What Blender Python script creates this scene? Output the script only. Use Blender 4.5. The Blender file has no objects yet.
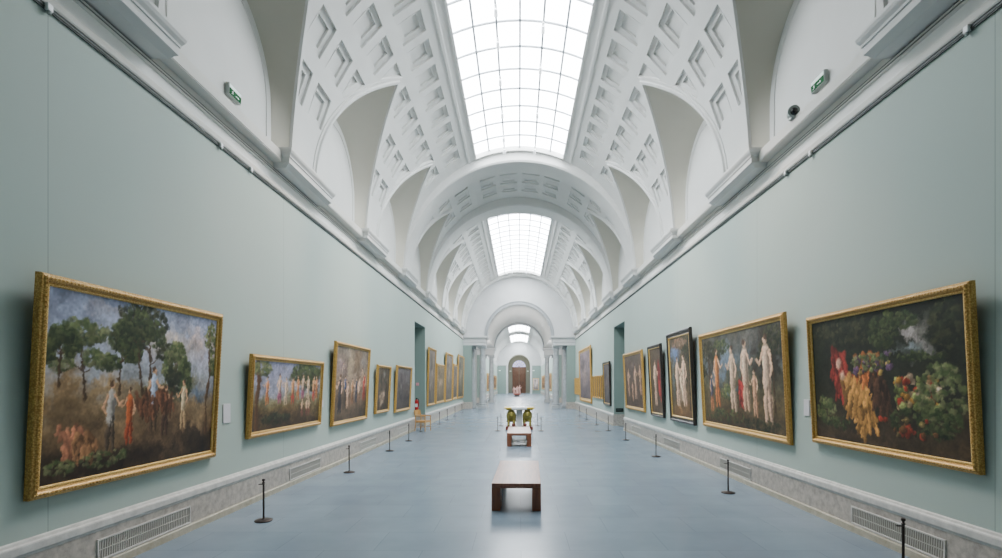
import bpy, bmesh, math, random
import numpy as np
from mathutils import Vector, Matrix
from mathutils.geometry import delaunay_2d_cdt
random.seed(7)
C = bpy.context.scene.collection
PI = math.pi

# ------------------------------------------------------------------ helpers
def lin(c):
    return tuple(((x/255)/12.92 if x/255 <= 0.04045 else ((x/255+0.055)/1.055)**2.4) for x in c)

class MB:
    """collects geometry, links it as one mesh object"""
    def __init__(s): s.v = []; s.f = []
    def add(s, vs, fs):
        o = len(s.v); s.v += [tuple(p) for p in vs]; s.f += [tuple(i+o for i in f) for f in fs]; return s
    def box(s, x0, x1, y0, y1, z0, z1, b=0.0):
        if b > 0:
            bm = bmesh.new(); bmesh.ops.create_cube(bm, size=1)
            for v in bm.verts:
                v.co = Vector((x0+(v.co.x+.5)*(x1-x0), y0+(v.co.y+.5)*(y1-y0), z0+(v.co.z+.5)*(z1-z0)))
            bmesh.ops.bevel(bm, geom=list(bm.edges), offset=b, segments=2, profile=.6, affect='EDGES')
            return s.bm(bm)
        return s.add([(x0,y0,z0),(x1,y0,z0),(x1,y1,z0),(x0,y1,z0),(x0,y0,z1),(x1,y0,z1),(x1,y1,z1),(x0,y1,z1)],
              [(0,3,2,1),(4,5,6,7),(0,1,5,4),(1,2,6,5),(2,3,7,6),(3,0,4,7)])
    def bm(s, bm, M=None):
        bm.verts.ensure_lookup_table(); bm.verts.index_update()
        vs = [(M @ v.co if M else v.co.copy()) for v in bm.verts]
        s.add(vs, [[v.index for v in f.verts] for f in bm.faces]); bm.free(); return s
    def lathe(s, prof, cx=0, cy=0, z0=0, n=24, cap=True):
        vs = []; fs = []
        for r, z in prof:
            for i in range(n):
                a = 2*PI*i/n; vs.append((cx+r*math.cos(a), cy+r*math.sin(a), z0+z))
        m = len(prof)
        for j in range(m-1):
            for i in range(n):
                fs.append((j*n+i, j*n+(i+1)%n, (j+1)*n+(i+1)%n, (j+1)*n+i))
        if cap:
            fs.append(tuple(reversed(range(n)))); fs.append(tuple((m-1)*n+i for i in range(n)))
        return s.add(vs, fs)
    def tube(s, pts, r, n=8, r2=None):
        pts = [Vector(p) for p in pts]; vs = []; fs = []; up = Vector((0,0,1)); k = len(pts)
        for j, p in enumerate(pts):
            t = (pts[min(j+1,k-1)] - pts[max(j-1,0)]).normalized()
            a = up if abs(t.dot(up)) < .95 else Vector((1,0,0))
            u = t.cross(a).normalized(); w = u.cross(t)
            rr = r if r2 is None else r + (r2-r)*j/(k-1)
            for i in range(n):
                an = 2*PI*i/n; vs.append(p + u*rr*math.cos(an) + w*rr*math.sin(an))
        for j in range(k-1):
            for i in range(n):
                fs.append((j*n+i, j*n+(i+1)%n, (j+1)*n+(i+1)%n, (j+1)*n+i))
        fs.append(tuple(reversed(range(n)))); fs.append(tuple((k-1)*n+i for i in range(n)))
        return s.add(vs, fs)
    def ball(s, c, r, seg=16, M=None):
        bm = bmesh.new(); bmesh.ops.create_uvsphere(bm, u_segments=seg, v_segments=max(6, seg*2//3), radius=1)
        rr = r if isinstance(r, (tuple, list)) else (r, r, r)
        T = Matrix.Translation(c) @ (M if M else Matrix.Identity(4)) @ Matrix.Diagonal((rr[0], rr[1], rr[2], 1))
        return s.bm(bm, T)
    def prism(s, prof, y0, y1):
        """(x,z) outline pulled along y"""
        n = len(prof)
        vs = [(x, y0, z) for x, z in prof] + [(x, y1, z) for x, z in prof]
        fs = [(i, (i+1) % n, n+(i+1) % n, n+i) for i in range(n)]
        fs += [tuple(reversed(range(n))), tuple(range(n, 2*n))]
        return s.add(vs, fs)
    def build(s, name, mat, parent=None, smooth=None, merge=0, recalc=True):
        me = bpy.data.meshes.new(name); me.from_pydata(s.v, [], s.f); me.validate()
        bm = bmesh.new(); bm.from_mesh(me)
        if merge: bmesh.ops.remove_doubles(bm, verts=list(bm.verts), dist=merge)
        if recalc: bmesh.ops.recalc_face_normals(bm, faces=list(bm.faces))
        bm.to_mesh(me); bm.free()
        if smooth is not None:
            me.shade_smooth(); me.set_sharp_from_angle(angle=math.radians(smooth))
        me.materials.append(mat)
        o = bpy.data.objects.new(name, me); C.objects.link(o)
        if parent is not None: o.parent = parent
        return o

def thing(name, label, cat, loc=(0,0,0), rz=0, group=None):
    o = bpy.data.objects.new(name, None); C.objects.link(o); o.empty_display_size = .1
    o.location = loc; o.rotation_euler = (0,0,rz); o['label'] = label; o['category'] = cat
    if group: o['group'] = group
    return o
def tag(o, label, cat, group=None):
    o['label'] = label; o['category'] = cat
    if group: o['group'] = group
    return o
def struct(o): o['kind'] = 'structure'; return o
def dup(root, loc, rz, label, group=None):
    r = root.copy(); C.objects.link(r); r.location = loc; r.rotation_euler = (root.rotation_euler.x, root.rotation_euler.y, rz)
    r['label'] = label
    if group: r['group'] = group
    for ch in list(root.children):
        c = ch.copy(); C.objects.link(c); c.parent = r
        for g in list(ch.children):
            d = g.copy(); C.objects.link(d); d.parent = c
    return r

# ------------------------------------------------------------------ materials
def nodes(name):
    m = bpy.data.materials.new(name); m.use_nodes = True
    nt = m.node_tree; b = nt.nodes['Principled BSDF']; return m, nt, b
def simple(name, rgb, rough=.5, metal=0.0, noise=0.0, scale=6, bump=0.0, bscale=40, spec=None):
    m, nt, b = nodes(name); c = lin(rgb)
    b.inputs['Roughness'].default_value = rough; b.inputs['Metallic'].default_value = metal
    if spec is not None: b.inputs['Specular IOR Level'].default_value = spec
    if noise > 0:
        tc = nt.nodes.new('ShaderNodeTexCoord'); nz = nt.nodes.new('ShaderNodeTexNoise')
        nz.inputs['Scale'].default_value = scale; nz.inputs['Detail'].default_value = 6
        rp = nt.nodes.new('ShaderNodeValToRGB')
        rp.color_ramp.elements[0].position = .3; rp.color_ramp.elements[1].position = .7
        rp.color_ramp.elements[0].color = tuple(x*(1-noise) for x in c)+(1,)
        rp.color_ramp.elements[1].color = tuple(min(1, x*(1+noise)) for x in c)+(1,)
        nt.links.new(tc.outputs['Object'], nz.inputs['Vector']); nt.links.new(nz.outputs['Fac'], rp.inputs['Fac'])
        nt.links.new(rp.outputs['Color'], b.inputs['Base Color'])
    else:
        b.inputs['Base Color'].default_value = c+(1,)
    if bump > 0:
        tc = nt.nodes.new('ShaderNodeTexCoord'); n2 = nt.nodes.new('ShaderNodeTexNoise'); n2.inputs['Scale'].default_value = bscale
        bp = nt.nodes.new('ShaderNodeBump'); bp.inputs['Strength'].default_value = bump; bp.inputs['Distance'].default_value = .02
        nt.links.new(tc.outputs['Object'], n2.inputs['Vector']); nt.links.new(n2.outputs['Fac'], bp.inputs['Height'])
        nt.links.new(bp.outputs['Normal'], b.inputs['Normal'])
    return m
def emit(name, rgb, strength):
    m, nt, b = nodes(name); c = lin(rgb)+(1,)
    b.inputs['Base Color'].default_value = c
    b.inputs['Emission Color'].default_value = c; b.inputs['Emission Strength'].default_value = strength
    return m

def mat_wall():
    m, nt, b = nodes('sage_wall')
    tc = nt.nodes.new('ShaderNodeTexCoord')
    nz = nt.nodes.new('ShaderNodeTexNoise'); nz.inputs['Scale'].default_value = .5; nz.inputs['Detail'].default_value = 4
    rp = nt.nodes.new('ShaderNodeValToRGB')
    rp.color_ramp.elements[0].color = lin((165,180,172))+(1,); rp.color_ramp.elements[1].color = lin((173,187,179))+(1,)
    nt.links.new(tc.outputs['Object'], nz.inputs['Vector']); nt.links.new(nz.outputs['Fac'], rp.inputs['Fac'])
    # cloth seams every five metres along the wall
    sp = nt.nodes.new('ShaderNodeSeparateXYZ'); nt.links.new(tc.outputs['Object'], sp.inputs[0])
    md = nt.nodes.new('ShaderNodeMath'); md.operation = 'PINGPONG'; md.inputs[1].default_value = 2.55
    nt.links.new(sp.outputs['Y'], md.inputs[0])
    lt = nt.nodes.new('ShaderNodeMath'); lt.operation = 'LESS_THAN'; lt.inputs[1].default_value = .006
    nt.links.new(md.outputs[0], lt.inputs[0])
    mx = nt.nodes.new('ShaderNodeMix'); mx.data_type = 'RGBA'
    nt.links.new(lt.outputs[0], mx.inputs['Factor']); nt.links.new(rp.outputs['Color'], mx.inputs['A'])
    mx.inputs['B'].default_value = lin((144,156,149))+(1,)
    nt.links.new(mx.outputs['Result'], b.inputs['Base Color'])
    b.inputs['Roughness'].default_value = .75
    return m
def mat_floor():
    m, nt, b = nodes('blue_grey_floor')
    tc = nt.nodes.new('ShaderNodeTexCoord')
    br = nt.nodes.new('ShaderNodeTexBrick'); br.inputs['Scale'].default_value = 1.0
    br.offset = .5; br.inputs['Brick Width'].default_value = 1.2; br.inputs['Row Height'].default_value = .8
    br.inputs['Mortar Size'].default_value = .003; br.inputs['Mortar Smooth'].default_value = .3
    br.inputs['Color1'].default_value = lin((114,130,144))+(1,); br.inputs['Color2'].default_value = lin((120,136,149))+(1,)
    br.inputs['Mortar'].default_value = lin((92,106,120))+(1,)
    nt.links.new(tc.outputs['Object'], br.inputs['Vector'])
    nz = nt.nodes.new('ShaderNodeTexNoise'); nz.inputs['Scale'].default_value = 1.6; nz.inputs['Detail'].default_value = 9
    nt.links.new(tc.outputs['Object'], nz.inputs['Vector'])
    rp = nt.nodes.new('ShaderNodeValToRGB'); rp.color_ramp.elements[0].position = .3; rp.color_ramp.elements[1].position = .72
    rp.color_ramp.elements[0].color = (.9,.91,.93,1); rp.color_ramp.elements[1].color = (1.07,1.06,1.05,1)
    nt.links.new(nz.outputs['Fac'], rp.inputs['Fac'])
    mx = nt.nodes.new('ShaderNodeMix'); mx.data_type = 'RGBA'; mx.blend_type = 'MULTIPLY'; mx.inputs['Factor'].default_value = 1
    nt.links.new(br.outputs['Color'], mx.inputs['A']); nt.links.new(rp.outputs['Color'], mx.inputs['B'])
    nt.links.new(mx.outputs['Result'], b.inputs['Base Color'])
    n2 = nt.nodes.new('ShaderNodeTexNoise'); n2.inputs['Scale'].default_value = 3; n2.inputs['Detail'].default_value = 5
    nt.links.new(tc.outputs['Object'], n2.inputs['Vector'])
    mr = nt.nodes.new('ShaderNodeMapRange'); mr.inputs['To Min'].default_value = .24; mr.inputs['To Max'].default_value = .27
    nt.links.new(n2.outputs['Fac'], mr.inputs['Value']); nt.links.new(mr.outputs['Result'], b.inputs['Roughness']); b.inputs['Specular IOR Level'].default_value = .4
    return m
def mat_stone(name, c1, c2, sc=9):
    m, nt, b = nodes(name)
    tc = nt.nodes.new('ShaderNodeTexCoord'); nz = nt.nodes.new('ShaderNodeTexNoise')
    nz.inputs['Scale'].default_value = sc; nz.inputs['Detail'].default_value = 10; nz.inputs['Roughness'].default_value = .7
    rp = nt.nodes.new('ShaderNodeValToRGB'); rp.color_ramp.elements[0].position = .35; rp.color_ramp.elements[1].position = .65
    rp.color_ramp.elements[0].color = lin(c1)+(1,); rp.color_ramp.elements[1].color = lin(c2)+(1,)
    nt.links.new(tc.outputs['Object'], nz.inputs['Vector']); nt.links.new(nz.outputs['Fac'], rp.inputs['Fac'])
    nt.links.new(rp.outputs['Color'], b.inputs['Base Color']); b.inputs['Roughness'].default_value = .45
    return m
def mat_gold(name, c1, c2, metal=.55, sc=26):
    m, nt, b = nodes(name)
    tc = nt.nodes.new('ShaderNodeTexCoord')
    vo = nt.nodes.new('ShaderNodeTexVoronoi'); vo.inputs['Scale'].default_value = sc
    nt.links.new(tc.outputs['Object'], vo.inputs['Vector'])
    rp = nt.nodes.new('ShaderNodeValToRGB'); rp.color_ramp.elements[0].position = .1; rp.color_ramp.elements[1].position = .7
    rp.color_ramp.elements[0].color = lin(c1)+(1,); rp.color_ramp.elements[1].color = lin(c2)+(1,)
    nt.links.new(vo.outputs['Distance'], rp.inputs['Fac']); nt.links.new(rp.outputs['Color'], b.inputs['Base Color'])
    bp = nt.nodes.new('ShaderNodeBump'); bp.inputs['Strength'].default_value = .35; bp.inputs['Distance'].default_value = .008
    bp.invert = True
    nt.links.new(vo.outputs['Distance'], bp.inputs['Height']); nt.links.new(bp.outputs['Normal'], b.inputs['Normal'])
    b.inputs['Metallic'].default_value = metal; b.inputs['Roughness'].default_value = .38
    return m
def mat_wood(name, c1, c2, rough=.3, sc=(18,1.2,18)):
    m, nt, b = nodes(name)
    tc = nt.nodes.new('ShaderNodeTexCoord'); mp = nt.nodes.new('ShaderNodeMapping'); mp.inputs['Scale'].default_value = sc
    nz = nt.nodes.new('ShaderNodeTexNoise'); nz.inputs['Scale'].default_value = 1.6; nz.inputs['Detail'].default_value = 8
    rp = nt.nodes.new('ShaderNodeValToRGB'); rp.color_ramp.elements[0].position = .3; rp.color_ramp.elements[1].position = .7
    rp.color_ramp.elements[0].color = lin(c1)+(1,); rp.color_ramp.elements[1].color = lin(c2)+(1,)
    nt.links.new(tc.outputs['Object'], mp.inputs['Vector']); nt.links.new(mp.outputs['Vector'], nz.inputs['Vector'])
    nt.links.new(nz.outputs['Fac'], rp.inputs['Fac']); nt.links.new(rp.outputs['Color'], b.inputs['Base Color'])
    b.inputs['Roughness'].default_value = rough
    return m
def mat_canvas():
    m, nt, b = nodes('oil_paint')
    at = nt.nodes.new('ShaderNodeAttribute'); at.attribute_name = 'paint'
    nt.links.new(at.outputs['Color'], b.inputs['Base Color']); b.inputs['Roughness'].default_value = .5
    b.inputs['Specular IOR Level'].default_value = .3
    return m

WALL = mat_wall(); FLOOR = mat_floor()
PLASTER = simple('white_plaster', (206,206,203), .7, noise=.025, scale=1.5)
PLASTER_SHADE = simple('shaded_cream_plaster', (188,184,171), .7, noise=.02, scale=2)  # darkened plaster paints in the shade of pockets turned from the skylight
GREYP = simple('grey_plaster', (196,197,197), .7, noise=.03, scale=1.5)
TEAL = simple('teal_green_wall', (128,146,139), .7, noise=.03, scale=1)
STONE = mat_stone('mottled_grey_stone', (148,141,133), (192,184,174))
LEDGE = mat_stone('pale_stone', (186,183,178), (214,211,205), 7)
PLINTH = mat_stone('yellowish_stone', (160,152,132), (186,180,162), 6)
COLST = mat_stone('grey_marble', (150,155,158), (182,186,188), 3)
ARCHV = simple('grey_arch_stone', (150,154,156), .6)
BEAD_SHADE = simple('grey_bead_shade', (104,106,103), .8)  # grey strips standing in for shade lines along the cornice beads
FRIEZE = simple('lit_frieze_plaster', (232,232,228), .7)  # whitened so the frieze looks lit despite the impost blocks' shadow
CORN = simple('warm_white_plaster', (208,206,199), .7, noise=.02, scale=2)
DARK = simple('dark_gap', (52,66,62), .8)
GOLD = mat_gold('carved_gilding', (222,182,102), (178,132,62), .25, 60)
GOLD2 = mat_gold('plain_gilding', (236,206,130), (196,154,74), .25, 80)
EBONY = simple('black_frame_wood', (42,36,33), .35, noise=.2, scale=12)
IRON = simple('dark_bronze_metal', (62,52,48), .4, .5)
WOODB = mat_wood('reddish_brown_wood', (122,74,56), (168,112,86), .3)
WOODL = mat_wood('dark_brown_wood', (112,66,44), (150,92,62), .4, (14,14,1.5))
WOODC = mat_wood('golden_wood', (176,128,64), (206,160,96), .4, (12,12,2))
CANVAS = mat_canvas()
MULL = simple('white_steel_bar', (172,177,182), .5)
WHITEM = simple('white_metal', (235,236,236), .4)
GRILLE = simple('grey_grille_metal', (188,184,175), .5, 0)
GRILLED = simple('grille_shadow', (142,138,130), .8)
RAILM = simple('dark_picture_rail', (46,58,54), .6)
GREENS = simple('green_sign', (0,84,40), .7, spec=.1)
WHITES = simple('white_sign', (226,240,234), .4)
BLACKP = simple('black_plastic', (25,26,28), .25)
GREYPL = simple('grey_plastic', (150,158,154), .5)
CARD = simple('pale_label_card', (206,204,208), .6)
RED = simple('red_enamel', (190,30,34), .3)
PINK = simple('pink_sign', (222,150,158), .5)
GLOW = emit('luminous_skylight_glass', (246,251,255), 13.0)
GLOW2 = emit('lit_fanlight_glass', (190,190,235), .8)
BRONZE = mat_gold('gilt_bronze', (176,160,74), (120,112,48), .2, 20)
WMARB = simple('white_marble', (236,236,238), .25, noise=.04, scale=5)
YMARB = simple('yellow_jasper', (212,180,60), .3, noise=.15, scale=20)
RMARB = simple('red_marble', (128,62,50), .3, noise=.25, scale=14)
PMARB = simple('pinkish_marble', (186,146,138), .45, noise=.12, scale=8)
DOORW = mat_wood('dark_carved_door', (76,48,34), (116,76,52), .45, (10,10,1.5))
FABRIC = simple('tan_seat', (190,142,84), .6)

# ------------------------------------------------------------------ dimensions
A = 4.6                 # half width of the gallery between its green walls
Y0, Y1 = -4.0, 43.0     # near and far end
ZS = 6.3                # springing of the vault
VA, VB = 4.48, 4.7       # vault half width and rise
LUN = [-1.7+5*k for k in range(9)]          # lunette centres: -1.7 .. 38.3
BLK = [0.8, 5.45]+[0.8+5*k for k in range(2, 9)]           # impost blocks: 0.8 .. 40.8
DOOR = (23.0, 25.6, 4.8)
SKY = [(9.06, 20.06), (26.85, 41.85)]
TH0, TH1 = 67.8, 112.2

# ------------------------------------------------------------------ floor and walls
struct(MB().box(-7, 7, Y0-.3, 120, -.2, 0).build('floor', FLOOR))

def side_wall(sg, name):
    def b(nm, mat, x0, x1, *r, par=None):
        return MB().box(min(sg*x0, sg*x1), max(sg*x0, sg*x1), *r).build(nm, mat, par)
    o = struct(b(name, WALL, A, A+1.5, Y0, DOOR[0], 0, 5.64))
    b('frieze_wall', FRIEZE, A, A+1.5, Y0, Y1, 5.64, 6.28, par=o)
    b('doorway_lining', TEAL, A+.002, A+1.5, DOOR[0], DOOR[0]+.02, 0, DOOR[2], par=o)
    o = struct(b(name, WALL, A, A+1.5, DOOR[1], Y1, 0, 5.64))
    b('doorway_lining', TEAL, A+.002, A+1.5, DOOR[1]-.02, DOOR[1], 0, DOOR[2], par=o)
    o = struct(b(name, WALL, A, A+1.5, DOOR[0], DOOR[1], DOOR[2], 5.64))
    b('doorway_lining', TEAL, A+.002, A+1.5, DOOR[0], DOOR[1], DOOR[2]-.02, DOOR[2], par=o)
    struct(b('wall_doorway_'+('left' if sg < 0 else 'right'), TEAL, A+1.4, A+1.5, DOOR[0], DOOR[1], 0, DOOR[2]))
side_wall(-1, 'wall_left'); side_wall(1, 'wall_right')
struct(MB().box(-A-1.5, A+1.5, Y0-.3, Y0, 0, 11.6).build('wall_back', WALL))

def baseboard(sg, name, segs):
    def pr(pts): return [(sg*(A-d), z) for d, z in pts]
    low, plin, led = MB(), MB(), MB()
    for a, b in segs:
        low.prism(pr([(0,.0),(.028,.0),(.028,.46),(0,.46)]), a, b)
        plin.prism(pr([(.028,0),(.055,0),(.055,.085),(.045,.1),(.028,.1)]), a, b)
        led.prism(pr([(0,.44),(.032,.44),(.036,.46),(.046,.47),(.05,.48),(.05,.54),(.044,.555),(.03,.565),(.022,.585),(0,.595)]), a, b)
    o = struct(low.build(name, STONE)); plin.build('plinth_strip', PLINTH, o); led.build('ledge', LEDGE, o)
    return o
segs = [(Y0, DOOR[0]), (DOOR[1], Y1)]
for sg, nm in ((-1, 'baseboard_left'), (1, 'baseboard_right')):
    o = baseboard(sg, nm, segs)
    m = MB()   # stone skirting inside the doorway
    m.box(min(sg*A, sg*(A+1.4)), max(sg*A, sg*(A+1.4)), DOOR[1]-.06, DOOR[1]-.02, 0, .55); m.build('doorway_skirting', STONE, o)

# ------------------------------------------------------------------ cornice
trim_n = [0]
def trim_name(): trim_n[0] += 1; return 'trim_%d' % trim_n[0]
def cornice(sg, a, b):
    def pr(pts): return [(sg*(A-d), z) for d, z in pts]
    m = MB()
    m.prism(pr([(0,5.69),(.03,5.69),(.04,5.71),(.04,5.765),(.024,5.775),(.02,5.8),(0,5.8)]), a, b)       # moulding over the picture rail
    m.prism(pr([(0,5.965),(.02,5.965),(.032,5.973),(.032,5.987),(.018,5.993),(.018,6.001),(.04,6.007),(.04,6.023),(.02,6.03),(.03,6.15),(.0,6.15)]), a, b)
    m.prism(pr([(-.3,6.13),(.02,6.13),(.19,6.135),(.19,6.15),(.2,6.152),(.2,6.325),(.17,6.34),(-.3,6.34)]), a, b)
    o = struct(m.build(trim_name(), CORN))
    r = MB().prism(pr([(0,5.64),(.02,5.64),(.02,5.69),(0,5.69)]), a, b); r.build('picture_rail_channel', RAILM, o)
    r = MB().prism(pr([(0,5.655),(.026,5.655),(.026,5.665),(0,5.665)]), a, b); r.build('picture_rail', RAILM, o)
    r = MB().prism(pr([(0,5.988),(.036,5.988),(.036,6.0),(0,6.0)]), a, b); r.prism(pr([(0,6.024),(.044,6.024),(.044,6.034),(0,6.034)]), a, b); r.prism(pr([(0,5.768),(.026,5.768),(.026,5.772),(0,5.772)]), a, b)
    r.build('bead_shade_strip', BEAD_SHADE, o)
for sg in (-1, 1): cornice(sg, Y0, Y1)
def impost(sg, c):
    m = MB(); h = 1.1
    lv = [(.24,6.05,h-.06),(.30,6.1,h-.03),(.33,6.125,h),(.335,6.22,h),(.35,6.225,h+.015),(.355,6.255,h+.02),(.385,6.3,h+.05),(.4,6.34,h+.06),(.4,6.38,h+.06),(.35,6.39,h+.02)]
    vs = []; fs = []
    for d, z, hh in lv:
        x1 = sg*(A-d); x0 = sg*(A-.02)
        vs += [(x0, c-hh, z), (x1, c-hh, z), (x1, c+hh, z), (x0, c+hh, z)]
    for j in range(len(lv)-1):
        for i in range(4): fs.append((j*4+i, j*4+(i+1) % 4, (j+1)*4+(i+1) % 4, (j+1)*4+i))
    fs.append((3,2,1,0)); k = (len(lv)-1)*4; fs.append((k,k+1,k+2,k+3))
    m.add(vs, fs); struct(m.build(trim_name(), PLASTER))
for sg in (-1, 1):
    for c in BLK: impost(sg, c)

# ------------------------------------------------------------------ coffered vault with lunettes
GT = 3.36; GW = 1.85; GP = 2.5
def gw(z): return GW*max(0, 1-(max(z, 0)/GT)**GP)
def vp(th, y, d=0.0, sg=1):
    c, s = math.cos(th), math.sin(th)
    return (sg*(VA+d)*c, y, ZS+(VB+d)*s)
RM = 4.5
def clip(poly, p, n):
    out = []
    for i in range(len(poly)):
        a, b = Vector(poly[i]), Vector(poly[(i+1) % len(poly)])
        da, db = (a-p).dot(n), (b-p).dot(n)
        if da >= 0: out.append(tuple(a))
        if (da >= 0) != (db >= 0): out.append(tuple(a+(b-a)*(da/(da-db))))
    return out
def parea(p): return .5*sum(p[i][0]*p[(i+1) % len(p)][1]-p[(i+1) % len(p)][0]*p[i][1] for i in range(len(p)))
def inset(poly, d):
    out = list(poly)
    for i in range(len(poly)):
        a, b = Vector(poly[i]), Vector(poly[(i+1) % len(poly)])
        e = (b-a)
        if e.length < 1e-6: continue
        n = Vector((-e.y, e.x)).normalized()
        out = clip(out, a+n*d, n)
        if len(out) < 3: return []
    return out
def inpoly(p, q):
    r = False; x, y = q
    for i in range(len(p)):
        (x1, y1), (x2, y2) = p[i], p[(i+1) % len(p)]
        if (y1 > y) != (y2 > y) and x < (x2-x1)*(y-y1)/(y2-y1)+x1: r = not r
    return r
def groin_uv(c):
    """outline of a lunette opening in unrolled vault coordinates (u along the arch, v along the gallery)"""
    pts = []
    N = 26
    for i in range(N+1):
        z = GT*(i/N); pts.append((math.asin(z/VB)*RM, c-gw(z)))
    for i in range(N-1, -1, -1):
        z = GT*(i/N); pts.append((math.asin(z/VB)*RM, c+gw(z)))
    return pts
lun_uv = [groin_uv(c) for c in LUN]
def in_lun(u, v):
    z = VB*math.sin(u/RM)
    if z >= GT: return False
    for c in LUN:
        if abs(v-c) < gw(z): return True
    return False
BANDS = [(20.2, 21.4), (25.2, 26.4)]
def coffer_cells(rows, half, y_lo, y_hi, lun=True):
    cells = []
    for k in range(int(y_lo)-1, int(y_hi)+2):
        yc = k+.05
        if yc-.355 < y_lo+.1 or yc+.355 > y_hi-.1: continue
        if any(b0-.42 < yc < b1+.42 for b0, b1 in BANDS): continue
        for r in rows:
            u0, u1 = math.radians(r-half)*RM, math.radians(r+half)*RM
            P = [(u0, yc-.355), (u1, yc-.355), (u1, yc+.355), (u0, yc+.355)]
            if lun:
                for L in lun_uv:
                    if abs(L[0][1]+GW-yc) > 3: continue
                    n = len(L)
                    edge = [Vector(P[i]).lerp(Vector(P[(i+1) % len(P)]), t/6) for i in range(len(P)) for t in range(6)]
                    if min((Vector(q)-e).length for q in L for e in edge) > .2 and not any(in_lun(e.x, e.y) for e in edge): continue
                    best = None
                    cx = Vector(((u0+u1)/2, yc))
                    for i in range(n-1):
                        a, b = Vector(L[i]), Vector(L[i+1]); e = b-a
                        if e.length < 1e-6: continue
                        t = max(0, min(1, (cx-a).dot(e)/e.length_squared)); q = a+e*t
                        dd = (cx-q).length
                        if best is None or dd < best[0]: best = (dd, q, e.normalized())
                    if best and best[0] < 1.4:
                        e = best[2]; nn = Vector((e.y, -e.x))          # candidate normal
                        mid = Vector((.5, L[0][1]+GW))
                        if (best[1]-mid).dot(nn) < 0: nn = -nn
                        P = clip(P, best[1]+nn*.17, nn)
                        if len(P) < 3: break
            if len(P) < 3: continue
            # drop repeated points
            Q = []
            for p in P:
                if not Q or (Vector(p)-Vector(Q[-1])).length > .01: Q.append(p)
            if (Vector(Q[0])-Vector(Q[-1])).length < .01: Q.pop()
            if len(Q) < 3 or abs(parea(Q)) < .07: continue
            if any(in_lun(u, v) for u, v in Q): continue
            if parea(Q) < 0: Q.reverse()
            cells.append(Q)
    return cells
def vault_patch(mb, u0, u1, y0, y1, cells, lun, sg):
    V = []; E = []
    def path(pts, closed):
        o = len(V); V.extend(Vector(p) for p in pts)
        for i in range(len(pts)-(0 if closed else 1)): E.append((o+i, o+(i+1) % len(pts)))
    path([(u0, y0), (u1, y0), (u1, y1), (u0, y1)], True)
    st = math.radians(4)*RM; k = 1
    while u0+k*st < u1-.05:
        path([(u0+k*st, y0), (u0+k*st, y1)], False); k += 1
    if lun:
        for L in lun_uv: path([(max(p[0], u0), p[1]) for p in L if True], True)
    for P in cells: path(P, True)
    r = delaunay_2d_cdt(V, E, [], 0, 1e-5)
    vv, ff = r[0], r[2]
    keep = []
    boxes = [(min(p[0] for p in P), max(p[0] for p in P), min(p[1] for p in P), max(p[1] for p in P), P) for P in cells]
    for f in ff:
        cu = sum(vv[i][0] for i in f)/len(f); cv = sum(vv[i][1] for i in f)/len(f)
        if not (u0-1e-4 < cu < u1+1e-4 and y0-1e-4 < cv < y1+1e-4): continue
        if lun and any(inpoly(L, (cu, cv)) for L in lun_uv if abs(L[0][1]+GW-cv) < 2.2): continue
        if any(b[0] < cu < b[1] and b[2] < cv < b[3] and inpoly(b[4], (cu, cv)) for b in boxes): continue
        keep.append(tuple(f))
    P3 = lambda p, d: vp(p[0]/RM, p[1], d, sg)
    mb.add([P3(v, 0) for v in vv], keep)
    for P in cells:
        I = inset(P, .12); n = len(P)
        mb.add([P3(p, 0) for p in P]+[P3(p, .055) for p in P], [(i, (i+1) % n, n+(i+1) % n, n+i) for i in range(n)])
        if len(I) < 3 or abs(parea(I)) < .02:
            mb.add([P3(p, .055) for p in P], [tuple(range(n))]); continue
        # ledge between outline and inset outline
        m = len(I)
        rr = delaunay_2d_cdt([Vector(p) for p in P]+[Vector(p) for p in I], [(i, (i+1) % n) for i in range(n)]+[(n+i, n+(i+1) % m) for i in range(m)], [], 0, 1e-5)
        fs = []
        for f in rr[2]:
            cu = sum(rr[0][i][0] for i in f)/len(f); cv = sum(rr[0][i][1] for i in f)/len(f)
            if inpoly(P, (cu, cv)) and not inpoly(I, (cu, cv)): fs.append(tuple(f))
        mb.add([P3(v, .055) for v in rr[0]], fs)
        mb.add([P3(p, .055) for p in I]+[P3(p, .105) for p in I], [(i, (i+1) % m, m+(i+1) % m, m+i) for i in range(m)]+[tuple(range(m, 2*m))])
ROWS = [56.2, 44.0, 31.6, 19.4]; HALF = 4.2
vault = MB()
cells = coffer_cells(ROWS, HALF, Y0, Y1)
for sg in (-1, 1):
    vault_patch(vault, 0, math.radians(TH0)*RM, Y0, Y1, cells, True, sg)
crown = [(Y0, SKY[0][0]), (SKY[0][1], SKY[1][0]), (SKY[1][1], Y1)]
for a, b in crown:
    cc = coffer_cells([71.55, 83.85], 4.8, a, b, False)
    for sg in (-1, 1):
        vault_patch(vault, math.radians(TH0)*RM, math.radians(90)*RM, a, b, cc, False, sg)
ceiling = struct(vault.build('ceiling', PLASTER, merge=.0008, recalc=False))
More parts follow.
